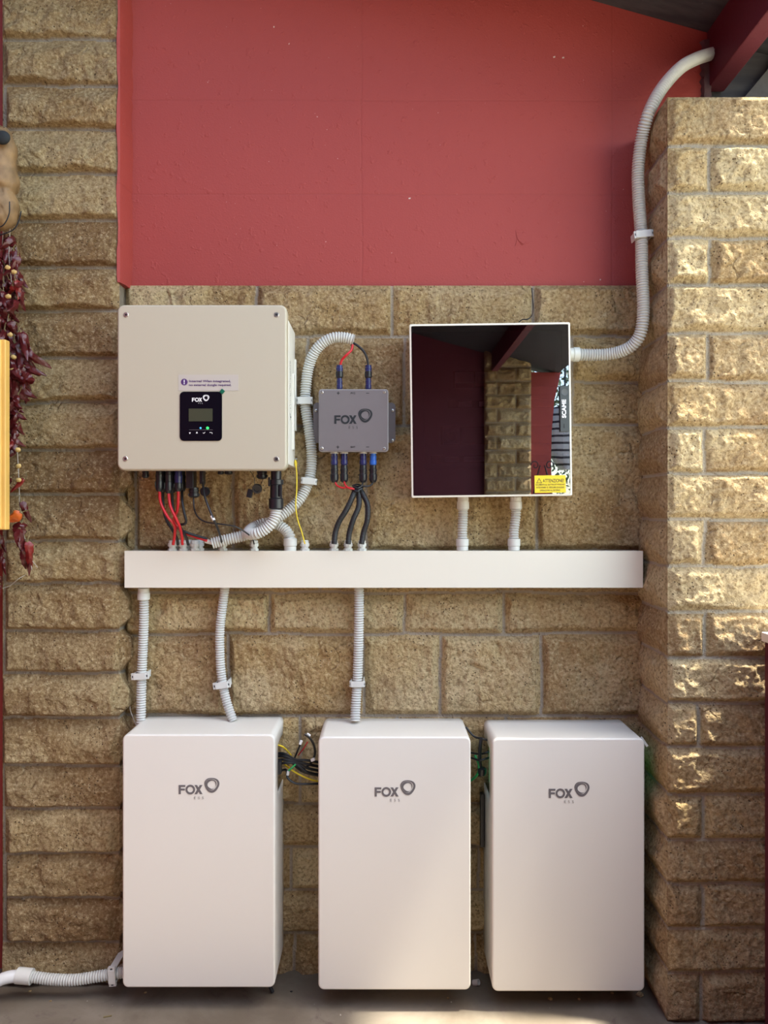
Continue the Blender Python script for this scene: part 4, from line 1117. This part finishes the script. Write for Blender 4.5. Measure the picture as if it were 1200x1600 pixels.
loose('battery_cable', 'green cable crossing near the lower loop', [(462, 1194, 2.19), (457, 1199, 2.188), (451, 1204, 2.19)], .0026, M_GRN, g1)
loose('battery_cable', 'black cable drooping behind the green one', [(452, 1185, 2.24), (466, 1200, 2.235), (482, 1208, 2.235), (508, 1212, 2.24)], .0050, M_RUB, g1)
for i, (px, py, an, where) in enumerate(((470, 1160, .4, 'tip of an upright black cable left of centre'), (482, 1148.5, -1.0, 'topmost cable end beside the middle battery'), (450, 1208, .15, 'lowest loop near the left battery'), (489, 1187, 1.2, 'crossing cables beside the middle battery'))):
    p = PX(px, py, 2.203); bm = B(); box(bm, -.0038, .0038, -.004, .004, -.006, .006, .001, M=T(*p) @ Matrix.Rotation(an, 4, 'Y'))
    tag(obj('plug_tip', bm, M_LOGOW), 'small white plug on the ' + where, 'plug', g1 + ', white plugs')
p = PX(436, 1200, 2.19); bm = B(); box(bm, -.010, .008, -.01, .01, -.016, .022, .003, M=T(*p)); tag(obj('cable_connector', bm, M_BLACK), 'black block connector at the edge of the left battery', 'connector')
g2 = 'battery cables between the middle and right batteries'
loose('battery_cable', 'black cable sagging along the top between middle and right batteries', [(728, 1136, 2.24), (740, 1150, 2.235), (752, 1154, 2.22), (768, 1158, 2.22)], .0030, M_RUB, g2)
loose('battery_cable', 'thick black upright cable between middle and right batteries', [(752, 1152, 2.22), (750, 1170, 2.21), (750, 1190, 2.205), (752, 1203, 2.205)], .0050, M_RUB, g2)
loose('battery_cable', 'green cable curving beside the middle battery', [(742, 1180, 2.215), (748, 1194, 2.205), (747, 1208, 2.205), (738, 1218, 2.22), (728, 1222, 2.24)], .0036, M_GRN, g2)
loose('battery_cable', 'black cable hooking into the right battery', [(736, 1184, 2.22), (750, 1188, 2.20), (760, 1185, 2.20), (772, 1182, 2.22)], .0030, M_RUB, g2)
loose('battery_cable', 'lower black cable hooking into the right battery', [(735, 1176, 2.235), (748, 1178, 2.225), (760, 1176, 2.21), (772, 1170, 2.22)], .0030, M_RUB, g2)
p = PX(753, 1205, 2.205); bm = B(); lathe(bm, [(.009, -.012), (.013, -.004), (.013, .008), (.007, .012)], T(*p), 12); tag(obj('cable_connector', bm, M_BLACK), 'black round connector between middle and right batteries', 'connector')
bm = B(); a = PX(752.5, 1240, 2.27); box(bm, a.x - .004, a.x + .008, 2.262, 2.285, PX(0, 1322, 2.27).z, a.z, .002); tag(obj('cable_strap', bm, M_BLACK), 'narrow black strip on the wall between middle and right batteries', 'strip')
bm = B(); sweep(bm, catmull([PX(206, 1085, 2.29), PX(203, 1105, 2.285), PX(208, 1122, 2.28), PX(214, 1136, 2.275)], .004), .0014, 6); tag(obj('thin_wire', bm, M_STRING), 'thin pale wire in the corner above the left battery', 'wire')
bm = B(); lathe(bm, [(.004, 0), (.004, .03)], T(*PX(1011, 1166, 2.13)) @ Matrix.Rotation(math.radians(-35), 4, 'Y'), 6); tag(obj('plastic_tab', bm, M_PVC), 'small pale tab at the upper right corner of the right battery', 'tab')

# ================================================================== hanging dried chilies
RC = random.Random(77)
def chili_bm(L, r, bend, seed, wr=.22):
    rr = random.Random(seed); n = 14; ph = rr.uniform(0, 6); az = rr.uniform(0, 6)
    path = []; p = Vector((0, 0, 0)); ang = 0.0
    for k in range(n + 1):
        path.append(p.copy()); ang += bend / n
        p = p + Vector((math.sin(ang) * math.cos(az), math.sin(ang) * math.sin(az), -math.cos(ang))) * (L / n)
    prof = lambda t: r * min(1, (t * 6 + .35)) * (1 - t ** 1.7) ** .8 + .0008
    bm = B(); seg = 10
    tang = [(path[min(i + 1, n)] - path[max(i - 1, 0)]).normalized() for i in range(n + 1)]
    nrm = Vector((1, 0, 0)); rings = []
    for i in range(n + 1):
        nrm = (nrm - tang[i] * nrm.dot(tang[i])).normalized(); bi = tang[i].cross(nrm); R = prof(i / n)
        rings.append([path[i] + (nrm * math.cos(a) + bi * math.sin(a) * .75) * R * (1 + wr * math.sin(3 * a + ph + i * .6) + rr.uniform(-wr, wr) * .5)
                      for a in [2 * math.pi * k / seg for k in range(seg)]])
    loft(bm, rings)
    return bm
def stem_bm(seed, L=.022):
    rr = random.Random(seed); bm = B()
    sweep(bm, catmull([Vector((0, 0, .0)), Vector((rr.uniform(-.004, .004), 0, L * .5)), Vector((rr.uniform(-.012, .012), rr.uniform(-.006, .006), L))], .004), lambda i: .0016, 6)
    lathe(bm, [(.001, .004), (.0048, .001), (.0040, -.004)], T(0, 0, 0), 8)
    return bm

YC = 2.16
ris = thing('chili_string', 'string of dark red dried chilies hanging at the left edge of the wall', 'dried chilies', PX(20, 360, YC))
sp_ = [(16, 352), (14, 400), (18, 450), (12, 500), (18, 550), (20, 600), (24, 660), (28, 720), (30, 760), (31, 800), (36, 830), (44, 860), (50, 890)]
bm = B(); sweep(bm, catmull([PX(x, y, YC - .012) for x, y in sp_], .006), .0009, 6); sweep(bm, catmull([PX(x - 11, y + 4, YC + .004) for x, y in sp_[:6]], .006), .0008, 6)
sweep(bm, catmull([PX(40, 898, YC), PX(28, 905, YC - .01), (PX(16, 915, YC)), PX(4, 919, YC)], .004), .0007, 6)
sweep(bm, catmull([PX(48, 848, YC - .02), PX(51, 862, YC - .02), PX(46, 872, YC - .022), PX(52, 878, YC - .02), PX(59, 887, YC - .02)], .004), .0007, 6)
obj('string', bm, M_STRING, ris)
protos = []
for k in range(6):
    me = obj('chili_proto', chili_bm(RC.uniform(.05, .085), RC.uniform(.0095, .0145), RC.uniform(-1.3, 1.3), k * 7 + 1), M_CHILI, None, origin=(0, 0, 0))
    st = obj('stem', stem_bm(k), M_STEM, None, origin=(0, 0, 0)); protos.append((me, st))
def put_chili(px, py, dY, ax, ay, az, sc=1.0, m=None, k=None, first=[True]):
    k = RC.randrange(6) if k is None else k
    me, st = protos[k]
    c = me.copy()
    if m is not None: c.data = me.data.copy(); c.data.materials.clear(); c.data.materials.append(m)
    c.name = 'chili_pepper'; COL.objects.link(c); c.parent = ris
    c.location = PX(px, py, YC + dY) - WORLD[ris]; c.rotation_euler = (ax, ay, az); c.scale = (sc, sc, sc)
    s_ = st.copy(); COL.objects.link(s_); s_.parent = c
    return c
U_ = RC.uniform
for k in range(44): put_chili(U_(-6, 22), 362 + k * 3.8 + U_(-4, 4), U_(-.03, .02), U_(-.5, .5), U_(-.7, .7), U_(0, 6), U_(.75, 1.05))
for (x, y, ax, ay, s_) in ((22, 392, 0, -.2, .8), (28, 400, 0, -.15, .9), (30, 452, .2, -.2, .9), (26, 470, 0, .7, .9), (34, 440, .3, -.5, .6)): put_chili(x, y, -.02, ax, ay, U_(0, 6), s_)
put_chili(24, 438, -.035, 0, -.6, 1, .8, M_CHILIR, 2); put_chili(20, 446, -.035, 0, -.9, 2, .7, M_CHILIR, 3)
for k in range(46): put_chili(21 + U_(-12, 13), 508 + k * 2.7 + U_(-5, 5), U_(-.035, .02), U_(-.4, .3), U_(-.75, .15), U_(-.6, .6), U_(.85, 1.25))
put_chili(40, 552, -.03, .1, -1.15, 0, 1.0, None, 0); put_chili(34, 585, -.03, 0, -.85, 0, 1.1, None, 4); put_chili(38, 572, -.02, 0, -1.2, .3, .8, None, 1)
for k in range(20): put_chili(19 + U_(-8, 8), 608 + k * 5 + U_(-3, 3), U_(-.03, .01), U_(-.4, .4), U_(-.6, .6), U_(0, 6), U_(.5, .75))
put_chili(24, 672, -.02, 0, .35, 0, .9, None, 5); put_chili(22, 686, -.02, 0, .3, 1, .7, M_CHILIR, 2)
put_chili(17, 746, -.02, .2, .9, 0, .75, None, 3); put_chili(38, 748, -.025, .1, -.8, 3.0, .7, M_CHILIR, 1)
put_chili(33, 784, -.02, 0, -.45, 0, .85, None, 0); put_chili(33, 801, -.03, 0, .85, 0, 1.1, M_CHILIO, 2)
put_chili(32, 816, -.02, 0, .10, 0, 1.2, None, 4); put_chili(31, 826, -.03, .1, .15, 1, 1.15, None, 5)
put_chili(43, 846, -.03, 0, -.1, 0, 1.1, M_CHILIR, 0); put_chili(46, 858, -.02, 0, -.25, 2, 1.0, None, 1); put_chili(39, 854, -.02, 0, .05, 1, 1.05, None, 3)
for k in range(8): put_chili(U_(-6, 3), 835 + k * 11, U_(-.02, .02), U_(-.3, .3), U_(-.4, .4), U_(0, 6), U_(.6, .9))
for me, st in protos: bpy.data.objects.remove(st); bpy.data.objects.remove(me)
rr = random.Random(8)
for px, py in ((16, 523), (21, 558), (20, 578), (13, 463), (28, 703), (29, 728), (29, 750), (12, 418), (22, 425)):
    bm = B(); bmesh.ops.create_icosphere(bm, subdivisions=2, radius=.0085)
    for v in bm.verts: v.co = Vector((v.co.x * rr.uniform(.8, 1.1), v.co.y * .6, v.co.z * rr.uniform(.6, .9)))
    bmesh.ops.translate(bm, verts=bm.verts[:], vec=PX(px, py, YC - .038)); obj('calyx', bm, M_CALYX, ris)

# carved gourd hanging above the chilies
YG = 2.13
grd = thing('hollow_gourd', 'knobbly tan dried gourd with a dark hole above the chilies', 'ornament', PX(8, 360, YG))
rr = random.Random(21)
prof = [(198, 3), (203, 13), (212, 19), (225, 24), (240, 26), (255, 24), (270, 26), (285, 29), (294, 27), (300, 22), (306, 24), (320, 29), (332, 27), (345, 24), (355, 15), (360, 3)]
rings = []
for py, w in prof:
    c_ = PX(0, py, YG); r = w * YG / 1200
    rings.append([(c_.x + r * math.cos(a), YG + r * .8 * math.sin(a), c_.z + rr.uniform(-.003, .003)) for a in [2 * math.pi * k / 28 + rr.uniform(-.03, .03) for k in range(28)]])
bm = B(); loft(bm, rings)
bmesh.ops.subdivide_edges(bm, edges=bm.edges[:], cuts=1, use_grid_fill=True)
for v in bm.verts:
    q = (math.sin(v.co.x * 160) * math.sin(v.co.z * 120 + v.co.x * 60)) * .0035 + math.sin(v.co.z * 310 + v.co.x * 90) * .0012 + rr.uniform(-.0012, .0012); v.co.y += q; v.co.x += q * .6
obj('shell', bm, mat('dried_gourd_skin', (0.22, 0.135, 0.06), .65, var=.85, vscale=28, bump=1.0, bscale=55), grd, sharp=80)
bm = B(); p = PX(4, 215, YG - .040); bmesh.ops.create_icosphere(bm, subdivisions=3, radius=.02)
for v in bm.verts: v.co = Vector((v.co.x * 1.05, v.co.y * .5, v.co.z * .95)) + p
obj('dark_hole', bm, mat('shaded_hollow', (.012, .016, .018), .8), grd, 'dark hollow')  # dark ball stands in for the shade inside the hole
bm = B()
for pts in (((15, 315), (14, 335), (5, 352), (-8, 356)), ((33, 330), (30, 343), (22, 358), (4, 366), (-8, 367))):
    sweep(bm, catmull([PX(x, y, YG - .055) for x, y in pts], .005), .0016, 8)
obj('wire_hook', bm, M_TWINE, grd, 'dark bent wire hooks')

# pine frame edge
fr = thing('wooden_frame', 'varnished pine picture frame cut off by the left edge', 'frame', PX(-60, 828, 2.08))
for nm, (x0, x1, y0, y1) in (('side_rail', (0.5, 8.5, 530, 828)),):
    bm = B(); a, b_ = PX(x0 - 9, y0, 2.05), PX(x1, y1, 2.05)
    box(bm, a.x, b_.x, 2.05, 2.075, b_.z, a.z, .003, 3); box(bm, a.x + .002, b_.x - .010, 2.044, 2.052, b_.z + .002, a.z - .002, .003, 3); obj(nm, bm, M_PINE, fr)
bm = B(); a, b_ = PX(-230, 530, 2.05), PX(-8.5, 546, 2.05); box(bm, a.x, b_.x, 2.05, 2.075, b_.z, a.z, .003); a, b_ = PX(-230, 812, 2.05), PX(-8.5, 828, 2.05); box(bm, a.x, b_.x, 2.05, 2.075, b_.z, a.z, .003)
obj('cross_rails', bm, M_PINE, fr)
bm = B(); a, b_ = PX(-230, 540, 2.07), PX(-6, 818, 2.07); box(bm, a.x, b_.x, 2.066, 2.078, b_.z, a.z); obj('backing_board', bm, M_RUB, fr)

# ================================================================== on the floor
bm = B(); p = PX(744, 1536, 2.24); p.z = .0075
lathe(bm, [(.0085, -.009), (.0085, .009), (.0060, .009), (.0060, -.004)], T(*p) @ Matrix.Rotation(math.radians(62), 4, 'Y') @ Matrix.Rotation(.5, 4, 'X'), 16)
tag(obj('plastic_ring', bm, M_PVC), 'small pale plastic ring on the floor between middle and right batteries', 'ring')
rr = random.Random(31)
GD = 'crumbs of plaster and stone on the floor'
for i, (px, py, sz, where) in enumerate(((1000, 1556, .012, 'largest flake at the foot of the right pillar'), (990, 1545, .007, 'flake behind the largest one by the right pillar'), (957, 1553, .006, 'pale crumb under the right corner of the right battery'), (860, 1562, .008, 'thin pale flake below the right battery'),
                                          (47, 1549, .005, 'pale crumb under the floor conduit coupling'), (455, 1550, .004, 'dark crumb right of the left battery foot'), (227, 1552, .005, 'pale crumb under the left corner of the left battery'), (79, 1565, .004, 'pale crumb near the left end of the floor'), (700, 1560, .004, 'crumb below the right corner of the middle battery'), (905, 1562, .005, 'grey crumb below the middle of the right battery'))):
    Yf = EYE * 1200 / (py - 800); bm = B(); bmesh.ops.create_icosphere(bm, subdivisions=1, radius=sz)
    for v in bm.verts: v.co = Vector((v.co.x * rr.uniform(.7, 1.3), v.co.y * rr.uniform(.7, 1.2), v.co.z * rr.uniform(.25, .5)))
    zmin = min(v.co.z for v in bm.verts); bmesh.ops.translate(bm, verts=bm.verts[:], vec=Vector(((px - 600) / 1200 * Yf, Yf, -zmin)))
    tag(obj('stone_crumb', bm, M_RUB if 'dark' in where else M_STONEP), where, 'crumb', GD)
bm = B(); Yf = EYE * 1200 / 789; x = (168 - 600) / 1200 * Yf
box(bm, -.011, .011, -.002, .002, 0, .003, .001, M=T(x, Yf, 0) @ Matrix.Rotation(.3, 4, 'Z')); tag(obj('twig', bm, M_STEM), 'short dark twig on the floor at the lower left', 'twig')

# ================================================================== garden seen in the smoked door
def tree(label, x, y, h, r, seed, n=5000):
    rr = random.Random(seed); root = thing('garden_tree', label, 'tree', (x, y, -.1), 'trees in the garden')
    bm = B(); sweep(bm, catmull([Vector((x, y, -.1)), Vector((x + .05, y, h * .3)), Vector((x - .05, y + .05, h * .6)), Vector((x, y, h * .9))], .1), lambda i: .10 - .0008 * i, 8)
    obj('trunk', bm, M_BARK, root)
    bm = B()
    for k in range(n):
        d = Vector((rr.gauss(0, 1), rr.gauss(0, 1), rr.gauss(0, 1))).normalized() * r * rr.random() ** .4
        c_ = Vector((x, y, h)) + Vector((d.x, d.y, d.z * 1.1)); a = Vector((rr.uniform(-1, 1), rr.uniform(-1, 1), rr.uniform(-1, 1))).normalized()
        b2 = a.cross(Vector((rr.uniform(-1, 1), rr.uniform(-1, 1), rr.uniform(-1, 1)))).normalized(); s_ = rr.uniform(.028, .055)
        vs = [bm.verts.new(c_ + q) for q in (-a * s_, b2 * s_ * .5, a * s_, -b2 * s_ * .5)]; bm.faces.new(vs)
    obj('crown', bm, M_LEAF, root)
tree('leafy olive tree nearest the porch opening', 3.0, -7.5, 3.2, 1.5, 5)
tree('taller olive tree further out in the garden', 7.2, -10.0, 3.6, 1.7, 6)
# striped hanging seat and wrought-iron stand by the far arch
hs = thing('hanging_seat', 'dark striped hanging seat at the far arch', 'seat', (1.80, -3.3, 1.75))
bm = B(); rings = []
for k in range(12):
    t = k / 11; w = .19 * math.sin(math.pi * (.12 + .86 * t)) ** .5; z = 2.42 - .62 * t
    rings.append([(1.80 + w * math.cos(a), -3.3 + .1 * math.sin(a), z) for a in [2 * math.pi * j / 20 for j in range(20)]])
loft(bm, rings)
m, nt, N, L, b = nodes_mat('striped_weave'); geo = N.new('ShaderNodeNewGeometry'); wv = N.new('ShaderNodeTexWave'); wv.bands_direction = 'Z'; wv.inputs['Scale'].default_value = 4.5; wv.inputs['Distortion'].default_value = 1.2
L.new(geo.outputs['Position'], wv.inputs['Vector']); L.new(mixc(N, L, ramp(N, L, wv.outputs['Fac'], .72, .85), (.42, .44, .46), (.02, .02, .03)), b.inputs['Base Color'])
obj('shell', bm, m, hs)
bm = B(); sweep(bm, [Vector((1.80, -3.3, 2.4)), Vector((1.80, -3.3, 3.0))], .01, 8); obj('rope', bm, M_TWINE, hs)
bm = B(); c_ = Vector((1.43, -2.60, 1.80))
for s_ in (-1, 1):
    P_ = [c_ + Vector((s_ * (.02 + .045 * (1 - t / 16) * math.cos(t * .55) * .9 + .045), 0, .045 * (1 - t / 16) * math.sin(t * .55))) for t in range(14)]
    sweep(bm, catmull(P_, .01), .005, 8); sweep(bm, catmull([c_ + Vector((s_ * .02, 0, .0)), c_ + Vector((s_ * .05, 0, -.12)), c_ + Vector((s_ * .10, 0, -.5)), Vector((c_.x + s_ * .14, c_.y, 0))], .05), .006, 8)
tag(obj('iron_stand', bm, M_TWINE), 'black wrought-iron scroll stand before the far red wall', 'stand')
